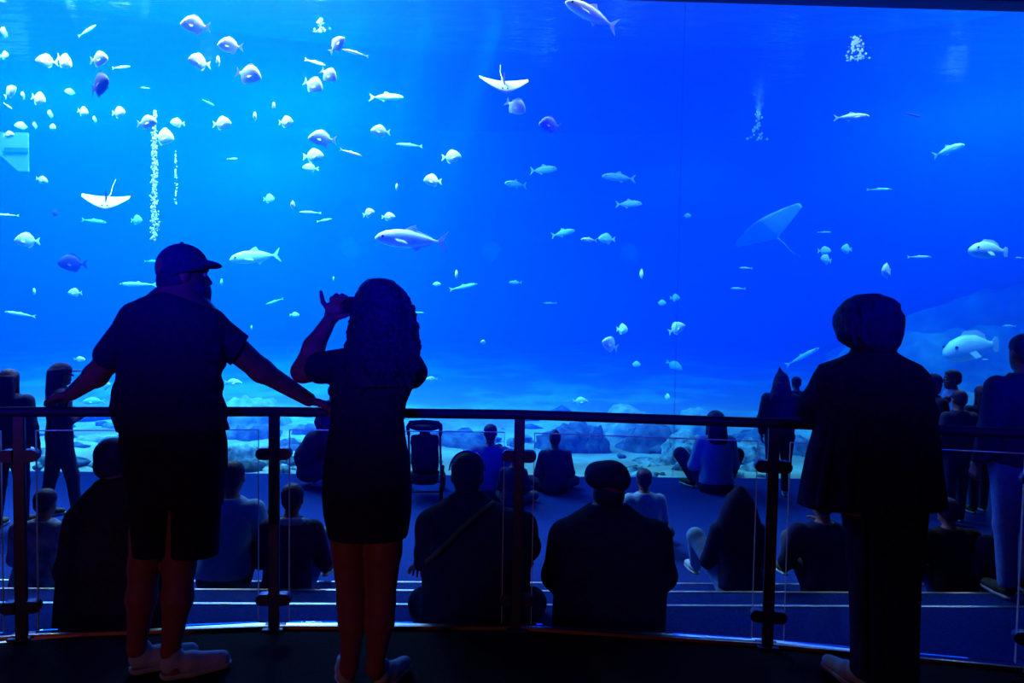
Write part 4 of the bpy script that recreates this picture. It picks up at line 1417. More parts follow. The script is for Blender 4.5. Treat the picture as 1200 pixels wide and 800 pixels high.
    for hl, tx in ((lh, (-0.25, 1, 0)), (rh, (0.45, 1, 0))):
        shoe(F, hl, hl + np.array(tx), MATS['pale_canvas'], MATS['white_rubber'], 0.25, up=UPC, vox=0.005)
    # the phone she holds, long side level
    c = cam_xf(np.array([q(421, 357.5, D + 0.19)]))[0]
    R = Matrix((rgt, fwd, upv)).transposed().to_4x4()
    ph = empty('phone', c)
    tag(ph, 'dark phone held up sideways by the curly haired woman', 'phone')
    M = R @ Matrix.Rotation(math.radians(12), 4, 'Z')
    box_obj('phone_case', (-0.076, -0.0045, -0.037), (0.076, 0.0045, 0.037), MATS['phone_black'], ph, 0.003, M)
    box_obj('screen', (-0.071, -0.0052, -0.033), (0.071, -0.0046, 0.033), MATS['phone_screen'], ph, 0, M)
    box_obj('camera_bump', (-0.07, 0.0046, 0.008), (-0.045, 0.007, 0.033), MATS['phone_black'], ph, 0.001, M)


def coat_woman():
    D = 3.05
    base = P_z(1030, 806, 0)
    F = Figure('woman with a rounded bob in a long dark coat leaning on the railing', base, cam_xf)
    eyes = []
    b = Blob(0.008)
    b.loft(rows_at(D, [(412, 1005, 1038, 0, 0.06), (426, 985, 1060, 0, 0.09), (450, 970, 1073, 0, 0.11), (480, 972, 1078, 0, 0.12), (520, 980, 1075, 0, 0.12), (560, 975, 1085, 0, 0.13), (600, 985, 1080, 0, 0.12)]), 0.03)
    b.cone(q(1023, 415, D), q(1022, 395, D + 0.02), 0.058, 0.055, 0.03)
    head(b, q(1021, 376, D + 0.04), 0.215, (0.05, 1, 0), 0, eyes)
    lsh, lel, lwr = q(974, 452, D), q(952, 480, D + 0.08), q(985, 490, D + 0.33)
    rsh, rel, rwr = q(1068, 452, D), q(1080, 488, D + 0.10), q(1050, 496, D + 0.31)
    b.chain([lsh, lel, lwr], [0.06, 0.046, 0.03], 0.02)
    b.chain([rsh, rel, rwr], [0.06, 0.046, 0.03], 0.02)
    for x0, x1, x2 in ((1020, 1019, 1016), (1052, 1052, 1050)):
        b.chain([q(x0, 590, D), q(x1, 690, D), q(x2, 778, D)], [0.076, 0.056, 0.036], 0.02)
    lh, rh = on_floor(1012, 813), on_floor(1048, 815)
    b.cone(q(1016, 778, D), lh + UPC * 0.05 + np.array((0, 0.06, 0)), 0.036, 0.034, 0.02)
    b.cone(q(1050, 778, D), rh + UPC * 0.05 + np.array((0, 0.06, 0)), 0.036, 0.034, 0.02)
    h1, h2 = Blob(0.004), Blob(0.004)
    hand(h1, q(985, 490, D + 0.33), (0.9, 0.35, -0.05), (0, 0, -1), 1, 0.17, (0.3, 0.35, 0.35, 0.4), 0.4)
    hand(h2, q(1050, 494, D + 0.31), (-0.9, 0.15, -0.05), (0, 0, -1), -1, 0.17, (0.3, 0.35, 0.35, 0.4), 0.4)
    F.part('body', [b, h1, h2], MATS['skin'])
    F.eyes(eyes)
    c = Blob(0.008)
    c.loft(rows_at(D, [(408, 1006, 1040, 0.0, 0.075), (414, 997, 1049, 0, 0.09), (420, 984, 1060, 0, 0.105), (427, 962, 1076, 0, 0.115), (438, 957, 1084, 0, 0.125), (455, 954, 1089, 0, 0.135), (480, 957, 1092, 0, 0.14),
                       (505, 955, 1096, 0, 0.145), (530, 948, 1098, 0, 0.155), (560, 942, 1101, 0, 0.165), (596, 936, 1106, 0, 0.175)]), 0.025)
    c.chain([q(974, 452, D), q(952, 477, D + 0.08), q(976, 487, D + 0.27)], [0.072, 0.064, 0.05], 0.03)
    c.chain([q(1068, 452, D), q(1080, 484, D + 0.10), q(1060, 493, D + 0.24)], [0.072, 0.060, 0.05], 0.03)
    for x, x2 in ((1000, 993), (1035, 1036), (1065, 1072), (975, 962)):
        c.cone(q(x, 500, D - 0.135), q(x2, 592, D - 0.17), 0.012, 0.02, 0.03)
    c.cone(q(1012, 411, D), q(1034, 411, D), 0.05, 0.05, 0.02)
    c.plane(q(0, 592, D), (0, 0, -1))
    F.part('coat', c, MATS['black_wool'])
    s = Blob(0.008)
    s.loft(rows_at(D, [(570, 985, 1086, 0, 0.14), (620, 992, 1080, 0, 0.14), (680, 998, 1074, 0, 0.125), (740, 1000, 1072, 0, 0.12), (792, 1000, 1072, 0, 0.12)]), 0.02)
    for x in (1012, 1030, 1050):
        s.cone(q(x, 610, D - 0.13), q(x, 790, D - 0.115), 0.010, 0.016, 0.02)
    s.plane(q(0, 790, D), (0, 0, -1))
    F.part('skirt', s, MATS['black_wool'])
    hb = Blob(0.005)
    hb.loft(rows_at(D, [(346, 1008, 1032, 0.03, 0.05), (351, 998, 1043, 0.03, 0.09), (360, 987, 1053, 0.025, 0.11), (371, 981, 1060, 0.02, 0.12), (380, 980, 1059, 0.015, 0.122), (392, 983, 1056, 0.005, 0.115), (403, 990, 1051, -0.01, 0.10), (412, 1004, 1044, -0.02, 0.075)]), 0.02, 2.1)
    hb.ell(q(1021, 357, D + 0.03), (0.095, 0.11, 0.04), None, 0.03)
    hb.cone(q(990, 394, D), q(997, 402, D), 0.03, 0.016, 0.02)
    rng = random.Random(3)
    for i in range(60):
        a = rng.uniform(math.pi, 2 * math.pi)
        y = rng.uniform(355, 385)
        p0 = q(1020 + 36 * math.cos(a), y, D + 0.02 + 0.105 * math.sin(a))
        p1 = q(1020 + 33 * math.cos(a), y + 20, D + 0.005 + 0.10 * math.sin(a))
        hb.cone(p0, p1, 0.007, 0.006, 0.006)
    F.part('hair', hb, MATS['dark_hair'])
    for hl, tx in ((lh, (-0.3, 1, 0)), (rh, (0.0, 1, 0))):
        shoe(F, hl, hl + np.array(tx), MATS['pale_canvas'], MATS['white_rubber'], 0.25, up=UPC, vox=0.005)


front_man()
front_woman()
coat_woman()

# ------------------------------------------------------------------ the other visitors
def metric_xf(origin, yaw, k):
    c, s = math.cos(yaw), math.sin(yaw)
    R = np.array(((c, -s, 0), (s, c, 0), (0, 0, 1.0)))
    o = np.array(origin, float)
    return lambda V: (np.asarray(V, float) * k) @ R.T + o


def hair_on(F, at_c, h, style, mat, vox, shoulder_z):
    """Hair, hood or cap for a head centred at at_c of height h looking along local +y."""
    c = np.array(at_c, float)
    y0 = c[1] - 0.03
    B = Blob(vox)
    if style == 'short':
        B.ell(c + (0, -0.05 * h, 0.20 * h), (0.37 * h, 0.45 * h, 0.36 * h), None, 0.02)
        B.ell(c + (0, -0.25 * h, -0.02 * h), (0.30 * h, 0.24 * h, 0.28 * h), None, 0.02)
        B.plane(c + (0, 0.22 * h, 0.12 * h), (0, 0.8, -0.6))
        return F.part('hair', B, mat)
    if style == 'tuft':
        B.ell(c + (0, -0.05 * h, 0.20 * h), (0.36 * h, 0.44 * h, 0.35 * h), None, 0.02)
        B.ell(c + (0, -0.25 * h, -0.02 * h), (0.29 * h, 0.24 * h, 0.26 * h), None, 0.02)
        B.ell(c + (0.0, 0.0, 0.52 * h), (0.16 * h, 0.2 * h, 0.14 * h), None, 0.03)
        B.plane(c + (0, 0.22 * h, 0.12 * h), (0, 0.8, -0.6))
        return F.part('hair', B, mat)
    if style == 'long_cap':
        hair_on(F, at_c, h, 'long', mat, vox, shoulder_z)
        return hair_on(F, at_c, h, 'cap', MATS['cap_cotton'], vox, shoulder_z)
    if style == 'long':
        B.ell(c + (0, -0.06 * h, 0.18 * h), (0.40 * h, 0.46 * h, 0.37 * h), None, 0.02)
        z0 = max(shoulder_z - 0.22, c[2] - 1.9 * h)
        B.loft([(z0, 0, 0.12 * h, y0 - 0.42 * h, 0.06 * h), (z0 + 0.05, 0, 0.28 * h, y0 - 0.42 * h, 0.10 * h), (z0 + 0.12, 0, 0.38 * h, y0 - 0.40 * h, 0.13 * h), (shoulder_z, 0, 0.46 * h, y0 - 0.34 * h, 0.20 * h), (c[2] - 0.1 * h, 0, 0.43 * h, y0 - 0.20 * h, 0.30 * h), (c[2] + 0.2 * h, 0, 0.38 * h, y0 - 0.1 * h, 0.36 * h)], 0.04)
        for s in (-1, 1):
            B.cone(c + (0.33 * s * h, -0.05 * h, 0), (0.40 * s * h, c[1] - 0.1 * h, shoulder_z - 0.04), 0.11 * h, 0.08 * h, 0.03)
        return F.part('hair', B, mat)
    if style in ('cap', 'flat_cap'):
        H = Blob(vox)
        H.ell(c + (0, -0.22 * h, -0.02 * h), (0.31 * h, 0.25 * h, 0.27 * h), None, 0.02)
        F.part('hair', H, MATS['dark_hair'])
        if style == 'cap':
            B.ell(c + (0, -0.03 * h, 0.20 * h), (0.385 * h, 0.47 * h, 0.37 * h), None, 0)
            B.plane(c + (0, 0, 0.10 * h), (0, 0.1, -1))
        else:
            B.ell(c + (0, -0.02 * h, 0.27 * h), (0.44 * h, 0.52 * h, 0.27 * h), [(1, 0, 0.12), (0, 1, 0), (-0.12, 0, 1)], 0)
            B.ell(c + (-0.06 * h, 0.0, 0.22 * h), (0.45 * h, 0.50 * h, 0.16 * h), None, 0.03)
            B.plane(c + (0, 0, 0.12 * h), (0, 0.0, -1))
        cap = F.part('cap', B, mat)
        br = Blob(vox * 0.6)
        br.ell(c + (0, 0.52 * h, 0.14 * h), (0.30 * h, 0.32 * h, 0.045 * h), None, 0)
        F.part('brim', br, mat, cap)
        return cap
    if style == 'hood':
        B.ell(c + (0, -0.10 * h, 0.14 * h), (0.46 * h, 0.52 * h, 0.46 * h), None, 0.03)
        B.ell(c + (0, -0.15 * h, 0.42 * h), (0.24 * h, 0.34 * h, 0.24 * h), None, 0.06)
        B.loft([(shoulder_z - 0.08, 0, 0.85 * h, y0 - 0.1 * h, 0.45 * h), (shoulder_z + 0.02, 0, 0.65 * h, y0 - 0.14 * h, 0.50 * h), (c[2], 0, 0.46 * h, y0 - 0.14 * h, 0.42 * h)], 0.05)
        B.ell(c + (0, 0.38 * h, 0.02 * h), (0.28 * h, 0.3 * h, 0.40 * h), None, 0.01, True)
        return F.part('hood', B, mat)
    if style == 'drape':
        B.loft([(shoulder_z - 0.16, 0, 0.98 * h, y0 - 0.05 * h, 0.55 * h), (shoulder_z - 0.02, 0, 0.82 * h, y0 - 0.12 * h, 0.56 * h), (c[2] - 0.1 * h, 0, 0.60 * h, y0 - 0.12 * h, 0.52 * h), (c[2] + 0.3 * h, 0, 0.42 * h, y0 - 0.1 * h, 0.46 * h), (c[2] + 0.56 * h, 0, 0.20 * h, y0 - 0.14 * h, 0.24 * h), (c[2] + 0.70 * h, 0, 0.07 * h, y0 - 0.16 * h, 0.1 * h)], 0.03, 2.0)
        B.ell(c + (0, 0.48 * h, -0.02 * h), (0.30 * h, 0.3 * h, 0.42 * h), None, 0.01, True)
        return F.part('hood', B, mat)
    if style == 'pointed':
        B.ell(c + (0, -0.05 * h, 0.10 * h), (0.42 * h, 0.50 * h, 0.48 * h), None, 0.03)
        B.cone(c + (-0.02 * h, -0.1 * h, 0.32 * h), c + (-0.13 * h, -0.12 * h, 0.86 * h), 0.24 * h, 0.05 * h, 0.05)
        B.loft([(shoulder_z - 0.08, 0, 0.80 * h, y0 - 0.1 * h, 0.45 * h), (shoulder_z + 0.02, 0, 0.62 * h, y0 - 0.14 * h, 0.50 * h), (c[2], 0, 0.44 * h, y0 - 0.12 * h, 0.42 * h)], 0.05)
        B.ell(c + (0, 0.40 * h, 0.0), (0.27 * h, 0.3 * h, 0.38 * h), None, 0.01, True)
        return F.part('hood', B, mat)


def dress_figure(F, torso, neck, hc, hh, face, arms, legs, hands, shirt, trousers, hair, vox, sleeve, shoes, hem, k, shoulder_z, skirt=None):
    """Body as one skin, then top, trousers, hair and shoes over it. torso: loft rows; arms, legs: joint chains with radii."""
    eyes = []
    b = Blob(vox / k)
    b.loft(torso, 0.04, grow=-0.012)
    b.cone(neck[0], neck[1], 0.056, 0.052, 0.03)
    head(b, hc, hh, face, 0, eyes)
    for p, r in arms:
        b.chain(p, r, 0.03)
    for p, r in legs:
        b.chain(p, r, 0.03)
    hs = []
    for w, d, n, sd, cu in hands:
        hb = Blob(max(0.0055, vox * 0.45) / k)
        hand(hb, w, d, n, sd, 0.18, cu, 0.5)
        hs.append(hb)
    F.part('body', [b] + hs, MATS['skin'])
    F.eyes(eyes)
    s = Blob(vox / k)
    s.loft([(max(z, hem), *r) for z, *r in torso if z >= hem - 0.06], 0.04, grow=0.012)
    for p, r in arms:
        p = [np.array(x, float) for x in p]
        if sleeve == 'long':
            e = p[-2] + (p[-1] - p[-2]) * 0.92
            s.chain([p[0], *p[1:-1], e], [r[0] + 0.020, *[x + 0.017 for x in r[1:-1]], r[-1] + 0.014], 0.035)
        else:
            s.cone(p[0], p[0] + (p[1] - p[0]) * 0.72, r[0] + 0.020, r[1] + 0.022, 0.035)
    s.plane((0, 0, hem), (0, 0, -1))
    F.part('jacket' if sleeve == 'long' else 'shirt', s, shirt)
    t = Blob(vox / k)
    lo = [r for r in torso if r[0] <= hem + 0.06]
    if len(lo) >= 2:
        t.loft(lo, 0.04, grow=0.006)
    for p, r in legs:
        p = [np.array(x, float) for x in p]
        e = p[-2] + (p[-1] - p[-2]) * 0.93
        t.chain([*p[:-1], e], [x + 0.012 for x in r[:-1]] + [r[-1] + 0.018], 0.03)
    F.part('trousers', t, trousers)
    if hair:
        hair_on(F, hc, hh, hair[0], hair[1], vox / k, shoulder_z)
    for heel, toe, m in shoes:
        shoe(F, heel, toe, m, MATS['white_rubber'], 0.27, vox=max(0.009, vox * 0.7) / k)


def seated(label, px, top, Y, zs, shirt, trousers, hair, sw=0.20, legs='cross', lean=0.08, yaw=0.0, sleeve='long', wide=1.0, turn=0.0, group=None, shoe_mat=None, vox=0.013, legx=1.0, elbow=0.0, hand_up=False):
    x = P_Y(px, 620, Y).x
    if zs > -0.3:
        x = P_Y(px, 600, Y).x
    h = P_Y(px, top, Y).z - zs
    k = h / (0.92 if hair and hair[0] in ('hood', 'tuft', 'flat_cap', 'drape') else 0.89)
    F = Figure(label, (x, Y, zs), metric_xf((x, Y, zs), yaw, k), group)
    w = sw * wide
    torso = [(0.0, 0, 0.165 * wide, 0.0, 0.12), (0.06, 0, 0.185 * wide, 0.0, 0.14), (0.14, 0, 0.18 * wide, -0.01, 0.135), (0.26, 0, 0.16 * wide, -0.01 + lean * 0.3, 0.115 * wide),
             (0.40, 0, 0.178 * wide, lean * 0.7, 0.12 * wide), (0.50, 0, w * 0.97, lean * 0.9, 0.115 * wide), (0.555, 0, w * 0.90, lean, 0.10), (0.595, 0, w * 0.66, lean, 0.085), (0.635, 0, w * 0.40, lean, 0.07)]
    hc = (0, lean * 1.2 + 0.03, 0.765)
    neck = ((0, lean, 0.60), (0, lean * 1.15 + 0.01, 0.70))
    arms, legc, shoes, hands = [], [], [], []
    for s in (-1, 1):
        ex = (w + 0.05 + elbow) * s
        if hand_up and s > 0:
            hp = (0.12 * s, 0.30 + lean, 0.52)
        else:
            hp = (0.10 * s, 0.33 + lean, 0.20)
        arms.append(([(w * 0.88 * s, lean, 0.54), (ex, lean + 0.05, 0.27), hp], [0.062 * wide, 0.048, 0.032]))
        d = np.array(hp) - np.array((ex, lean + 0.05, 0.27))
        hands.append((hp, d + np.array((0, 0.1, -0.05)), (-s * 0.3, -0.2, -1), -s, (0.35, 0.4, 0.4, 0.45)))
        hip = (0.095 * s, 0.03, 0.095)
        if legs == 'cross':
            kn, an = (0.33 * s * legx, 0.30, 0.11), (-0.08 * s, 0.40 + 0.05 * s, 0.065)
            shoes.append(((-0.06 * s, 0.42 + 0.05 * s, 0.01), (-0.5 * s, 0.55 + 0.05 * s, 0.01), shoe_mat or MATS['dark_canvas']))
        elif legs == 'bent':
            kn, an = (0.17 * s * legx, 0.40, 0.40), (0.13 * s * legx, 0.58, 0.085)
            shoes.append(((0.13 * s * legx, 0.53, 0.0), (0.16 * s * legx, 0.9, 0.0), shoe_mat or MATS['dark_canvas']))
        elif legs == 'squat':
            kn, an = (0.33 * s * legx, 0.28, 0.36), (0.20 * s * legx, 0.16, 0.085)
            shoes.append(((0.20 * s * legx, 0.12, 0.0), (0.32 * s * legx, 0.4, 0.0), shoe_mat or MATS['dark_canvas']))
        else:
            kn, an = (0.15 * s * legx, 0.44, 0.13), (0.14 * s * legx, 0.56, -0.095 / k * 1.0)
            shoes.append(((0.14 * s * legx, 0.50, -0.18 / k), (0.16 * s * legx, 0.9, -0.18 / k), shoe_mat or MATS['dark_canvas']))
        legc.append(([hip, kn, an], [0.088 * wide, 0.06, 0.038]))
    face = (math.sin(turn), math.cos(turn), 0)
    dress_figure(F, torso, neck, hc, 0.24, face, arms, legc, hands, shirt, trousers, hair, vox, sleeve, shoes, 0.10, k, 0.60)
    return F, k


def standing(label, px, top, Y, zs, shirt, trousers, hair, yaw=0.0, sw=0.19, wide=1.0, sleeve='long', lean=0.0, stride=0.06, arm=('down', 'down'), group=None, shoe_mat=None, vox=0.013, hem=0.86, bend=0.0):
    x = P_Y(px, top + 40, Y).x
    h = P_Y(px, top, Y).z - zs
    k = h / (1.78 if hair and hair[0] == 'pointed' else 1.70)
    F = Figure(label, (x, Y, zs), metric_xf((x, Y, zs), yaw, k), group)
    w = sw * wide
    torso = [(0.78, 0, 0.15 * wide, 0, 0.11), (0.86, 0, 0.17 * wide, 0, 0.125), (0.95, 0, 0.165 * wide, 0, 0.12), (1.06, 0, 0.14 * wide, 0, 0.105), (1.20, 0, 0.155 * wide, lean * 0.5, 0.115),
             (1.32, 0, w * 0.94, lean * 0.8, 0.11), (1.385, 0, w * 0.88, lean, 0.095), (1.42, 0, w * 0.62, lean, 0.08), (1.455, 0, w * 0.4, lean, 0.065)]
    hc = (0, lean + 0.03, 1.582)
    neck = ((0, lean, 1.40), (0, lean + 0.015, 1.50))
    arms, legc, shoes, hands = [], [], [], []
    for s, a in ((-1, arm[0]), (1, arm[1])):
        sh = (w * 0.88 * s, lean, 1.36)
        if a == 'down':
            el, wr = ((w + 0.04) * s, -0.02, 1.08), ((w + 0.03) * s, 0.08, 0.86)
        elif a == 'fold':
            el, wr = ((w + 0.03) * s, 0.04, 1.10), (0.02 * s, 0.24, 1.14)
        elif a == 'hold':
            el, wr = ((w + 0.05) * s, 0.06, 1.10), (0.14 * s, 0.30, 1.18)
        else:
            el, wr = ((w + 0.05) * s, 0.16, 1.16), (0.07 * s, 0.32, 1.40)
        arms.append(([sh, el, wr], [0.056 * wide, 0.044, 0.029]))
        d = np.array(wr) - np.array(el)
        hands.append((wr, d, (-s, 0.2, -0.1) if a == 'down' else (0, -0.2, -1), s if a == 'down' else -s, (0.35, 0.4, 0.4, 0.45)))
        yk = stride * s
        legc.append(([(0.09 * s, 0, 0.86), (0.10 * s, yk * 0.6 + 0.02, 0.47), (0.105 * s, yk, 0.085)], [0.090 * wide, 0.058, 0.037]))
        shoes.append(((0.105 * s, yk - 0.05, 0.0), (0.13 * s, yk + 0.4, 0.0), shoe_mat or MATS['dark_canvas']))
    dress_figure(F, torso, neck, hc, 0.235, (0, 1, 0), arms, legc, hands, shirt, trousers, hair, vox, sleeve, shoes, hem, k, 1.40)
    return F, k


M_ = MATS
BLK, NAVY, DENIM, PALE = M_['black_cotton'], M_['navy_cotton'], M_['denim'], M_['pale_blue_cotton']
HAIR = M_['dark_hair']
Z1, Z2, Z3 = -0.18, -0.36, -0.54
# three big men on the first tier, backs against the railing
def big_man(label, D, rows, hc_px, hh, arms, hips, knees, feet, cloth, face=(0, 1, 0), hat=None, hands=None):
    c = P_z(hc_px[0], 755, Z1)
    F = Figure(label, (c.x, c.y, Z1), cam_xf)
    eyes = []
    b = Blob(0.009)
    R = rows_at(D, rows)
    b.loft(R, 0.03, grow=-0.014)
    hc = q(hc_px[0], hc_px[1], D + 0.05)
    b.cone(q(hc_px[0], hc_px[1] + 34, D), q(hc_px[0], hc_px[1] + 8, D + 0.03), 0.072, 0.066, 0.03)
    head(b, hc, hh, face, 0, eyes)
    hb = []
    for i, (p, r) in enumerate(arms):
        b.chain([q(*x) for x in p], r, 0.03)
        w, e = q(*p[-1]), q(*p[-2])
        h = Blob(0.005)
        hand(h, w, (w - e) + np.array((0, 0.06, -0.02)), (0, -0.3, -1), 1 if i == 0 else -1, 0.19, (0.4, 0.45, 0.45, 0.5), 0.5)
        hb.append(h)
    legs = []
    for hp, kn, ft in zip(hips, knees, feet):
        legs.append(([q(*hp), q(*kn), q(*ft)], [0.10, 0.075, 0.045]))
        b.chain(*legs[-1], 0.03)
    F.part('body', [b] + hb, MATS['skin'])
    F.eyes(eyes)
    s = Blob(0.009)
    s.loft(R, 0.03, grow=0.006)
    for p, r in arms:
        pp = [q(*x) for x in p]
        s.chain(pp[:-1] + [pp[-2] + (pp[-1] - pp[-2]) * 0.9], [r[0] + 0.02, r[1] + 0.02, r[2] + 0.016], 0.04)
    s.cone(q(hc_px[0] - 9, hc_px[1] + 30, D - 0.02), q(hc_px[0] + 9, hc_px[1] + 30, D - 0.02), 0.062, 0.062, 0.03)
    rg = random.Random(int(hc_px[0]))
    for i in range(9):
        x, y = rg.uniform(rows[4][1] + 10, rows[4][2] - 10), rg.uniform(rows[3][0], rows[-1][0] - 30)
        s.cone(q(x, y, D - rows[4][4] * 0.96), q(x + rg.uniform(-22, 22), y + rg.uniform(6, 24), D - rows[4][4] * 0.96), 0.012, 0.008, 0.03)
    s.plane(q(0, rows[-1][0] - 6, D), (0, 0, -1))
    F.part('jacket', s, cloth)
    t = Blob(0.010)
    t.ell(q((hips[0][0] + hips[1][0]) / 2, hips[0][1], D + 0.02), (abs(hips[1][0] - hips[0][0]) / F_PX * D * 0.5 + 0.13, 0.17, 0.11), None, 0.03)
    for p, r in legs:
        t.chain(p, [x + 0.012 for x in r], 0.03)
    F.part('trousers', t, BLK)
    for (p, r), sd in zip(legs, (-1, 1)):
        a = p[-1] - UPC * 0.085
        shoe(F, a - np.array((0, 0.05, 0)), a + np.array((0.15 * sd, 0.4, 0)), M_['dark_canvas'], M_['white_rubber'], 0.29, up=UPC, vox=0.008)
    return F, hc


D_ = 3.98
FC, hcC = big_man('broad man in a flat cap and thick jacket sitting against the railing', D_,
    [(592, 692, 736, 0.03, 0.075), (600, 678, 746, 0.02, 0.10), (606, 668, 755, 0.01, 0.12), (614, 657, 769, 0, 0.14), (630, 650, 780, 0, 0.155), (655, 650, 781, 0, 0.165), (690, 650, 780, 0, 0.175), (725, 648, 778, 0, 0.18), (756, 646, 776, 0, 0.18)],
    (713, 577), 0.245, [([(662, 628, D_), (651, 674, D_ + 0.08), (692, 690, D_ + 0.36)], [0.066, 0.052, 0.034]), ([(768, 628, D_), (777, 674, D_ + 0.08), (738, 690, D_ + 0.36)], [0.066, 0.052, 0.034])],
    [(690, 733, D_ + 0.05), (738, 733, D_ + 0.05)], [(675, 712, D_ + 0.50), (752, 712, D_ + 0.50)], [(680, 762, D_ + 0.58), (748, 762, D_ + 0.58)], M_['black_wool'], face=(-0.25, 1, 0))
hr = Blob(0.007)
hr.ell(hcC + np.array((0, -0.055, -0.005)), (0.080, 0.062, 0.075), None, 0.02)
FC.part('hair', hr, HAIR)
cp = Blob(0.006)
cp.ell(q(711, 556, D_ + 0.06), (0.112, 0.135, 0.075), [(0.97, 0, 0.22), (0, 1, 0), (-0.22, 0, 0.97)], 0)
cp.ell(q(699, 556, D_ + 0.08), (0.062, 0.12, 0.065), None, 0.03)
cp.ell(q(720, 562, D_ + 0.05), (0.088, 0.12, 0.07), None, 0.03)
cp.plane(q(0, 569, D_), (-0.12, 0.12, -1))
capC = FC.part('cap', cp, M_['cap_cotton'])
br = Blob(0.005)
br.ell(q(703, 566, D_ + 0.20), (0.075, 0.07, 0.011), None, 0)
FC.part('brim', br, M_['cap_cotton'], capC)

FB, hcB = big_man('heavy man with a strap across his back sitting against the railing', D_,
    [(581, 529, 568, 0.03, 0.075), (588, 517, 578, 0.02, 0.10), (595, 505, 592, 0.01, 0.12), (604, 497, 610, 0, 0.14), (620, 493, 621, 0, 0.155), (645, 494, 622, 0, 0.165), (685, 496, 620, 0, 0.175), (725, 493, 624, 0, 0.18), (756, 492, 627, 0, 0.18)],
    (548, 558), 0.245, [([(506, 616, D_), (502, 648, D_ + 0.10), (494, 660, D_ + 0.36)], [0.066, 0.052, 0.034]), ([(611, 616, D_), (617, 640, D_ + 0.10), (612, 652, D_ + 0.36)], [0.066, 0.052, 0.034])],
    [(530, 733, D_ + 0.05), (588, 733, D_ + 0.05)], [(497, 706, D_ + 0.34), (622, 706, D_ + 0.34)], [(560, 740, D_ + 0.45), (560, 742, D_ + 0.34)], M_['black_wool'], face=(0.1, 1, 0))
hr = Blob(0.007)
hr.ell(hcB + np.array((0, -0.012, 0.050)), (0.090, 0.108, 0.088), None, 0.02)
hr.ell(hcB + np.array((0, -0.058, -0.012)), (0.076, 0.060, 0.07), None, 0.02)
hr.plane(hcB + np.array((0, 0.05, 0.03)), (0, 0.8, -0.6))
FB.part('hair', hr, HAIR)
bm = bmesh.new()
add_tube(bm, [Vector(cam_xf(np.array([hcB + np.array((0.098 * math.cos(a), -0.02, 0.035 + 0.108 * math.sin(a)))]))[0] - FB.base) for a in [math.pi * j / 14 for j in range(15)]], 0.0045, 8)
link_mesh('headband', bm_mesh('headband', bm, True), MATS['aluminium'], FB.root)
st = Blob(0.006)
pts = [q(578, 590, D_ + 0.08), q(577, 590, D_ - 0.06), q(565, 598, D_ - 0.135), q(540, 620, D_ - 0.165), q(515, 645, D_ - 0.165), q(500, 658, D_ - 0.10)]
for a, b in zip(pts, pts[1:]):
    st.cone(a, b, 0.014, 0.014, 0.004)
FB.part('strap', st, M_['brown_strap'])
wt = Blob(0.004)
wt.cone(q(614, 648, D_ + 0.27), q(613.5, 649, D_ + 0.30), 0.040, 0.040, 0)
FB.part('watch', wt, M_['steel'])

FA, hcA = big_man('large seated man half hidden behind the bearded man in shorts', D_,
    [(565, 112, 156, 0.03, 0.08), (574, 103, 166, 0.02, 0.10), (584, 94, 176, 0.01, 0.12), (598, 86, 184, 0, 0.14), (620, 80, 190, 0, 0.16), (655, 74, 194, 0, 0.17), (700, 70, 198, 0, 0.18), (756, 66, 204, 0, 0.18)],
    (134, 542), 0.25, [([(97, 612, D_), (82, 668, D_ + 0.08), (112, 690, D_ + 0.36)], [0.070, 0.055, 0.036]), ([(175, 612, D_), (190, 668, D_ + 0.08), (160, 690, D_ + 0.36)], [0.070, 0.055, 0.036])],
    [(108, 733, D_ + 0.05), (160, 733, D_ + 0.05)], [(90, 712, D_ + 0.50), (178, 712, D_ + 0.50)], [(95, 762, D_ + 0.58), (172, 762, D_ + 0.58)], M_['dark_red_wool'])
hr = Blob(0.007)
hr.ell(hcA + np.array((0, -0.012, 0.050)), (0.094, 0.108, 0.088), None, 0.02)
hr.ell(hcA + np.array((0, -0.058, -0.012)), (0.080, 0.060, 0.07), None, 0.02)
hr.plane(hcA + np.array((0, 0.05, 0.03)), (0, 0.8, -0.6))
FA.part('hair', hr, HAIR)
# visitors lower down the tiers
seated('person in a pale blue T-shirt seated on the steps beside the railing post', 262, 547, 5.52, Z3, PALE, BLK, ('short', HAIR), sw=0.20, sleeve='short', legs='bent', lean=0.14, vox=0.012)
FW, kw = seated('person with a pale collar seated on the steps behind the second railing post', 336, 573, 5.26, Z3, M_['black_cotton'], M_['pale_denim'], ('short', HAIR), sw=0.20, legs='bent', lean=0.12, vox=0.012, legx=1.3)
cl = Blob(0.010)
for j in range(10):
    a0, a1 = 2 * math.pi * j / 10, 2 * math.pi * (j + 1) / 10
    cl.cone((0.105 * math.cos(a0), 0.115 + 0.085 * math.sin(a0), 0.605 - 0.02 * math.sin(a0)), (0.105 * math.cos(a1), 0.115 + 0.085 * math.sin(a1), 0.605 - 0.02 * math.sin(a1)), 0.030, 0.030, 0.01)
FW.part('collar', cl, PALE)
seated('person in a dark pointed hood seated alone on the steps', 870, 573, 5.36, Z3, BLK, PALE, ('drape', BLK), sw=0.18, legs='bent', lean=0.10, vox=0.012, legx=1.6, shoe_mat=M_['pale_canvas'])
seated('person in dark clothes sitting hunched on the steps beside the long coat', 972, 580, 5.36, Z3, BLK, DENIM, ('short', HAIR), sw=0.22, wide=1.1, legs='bent', lean=0.10, vox=0.013, hand_up=True)
seated('person in a pale shirt seated beyond the man in the flat cap', 756, 552, 7.0, Z_LOW, PALE, NAVY, ('short', HAIR), sw=0.19, sleeve='short', vox=0.014)
seated('small child in a plaid top seated on the steps by the first railing post', 42, 578, 5.36, Z3, M_['plaid'], DENIM, ('short', HAIR), sw=0.20, legs='bent', vox=0.012, lean=0.1, wide=1.1)
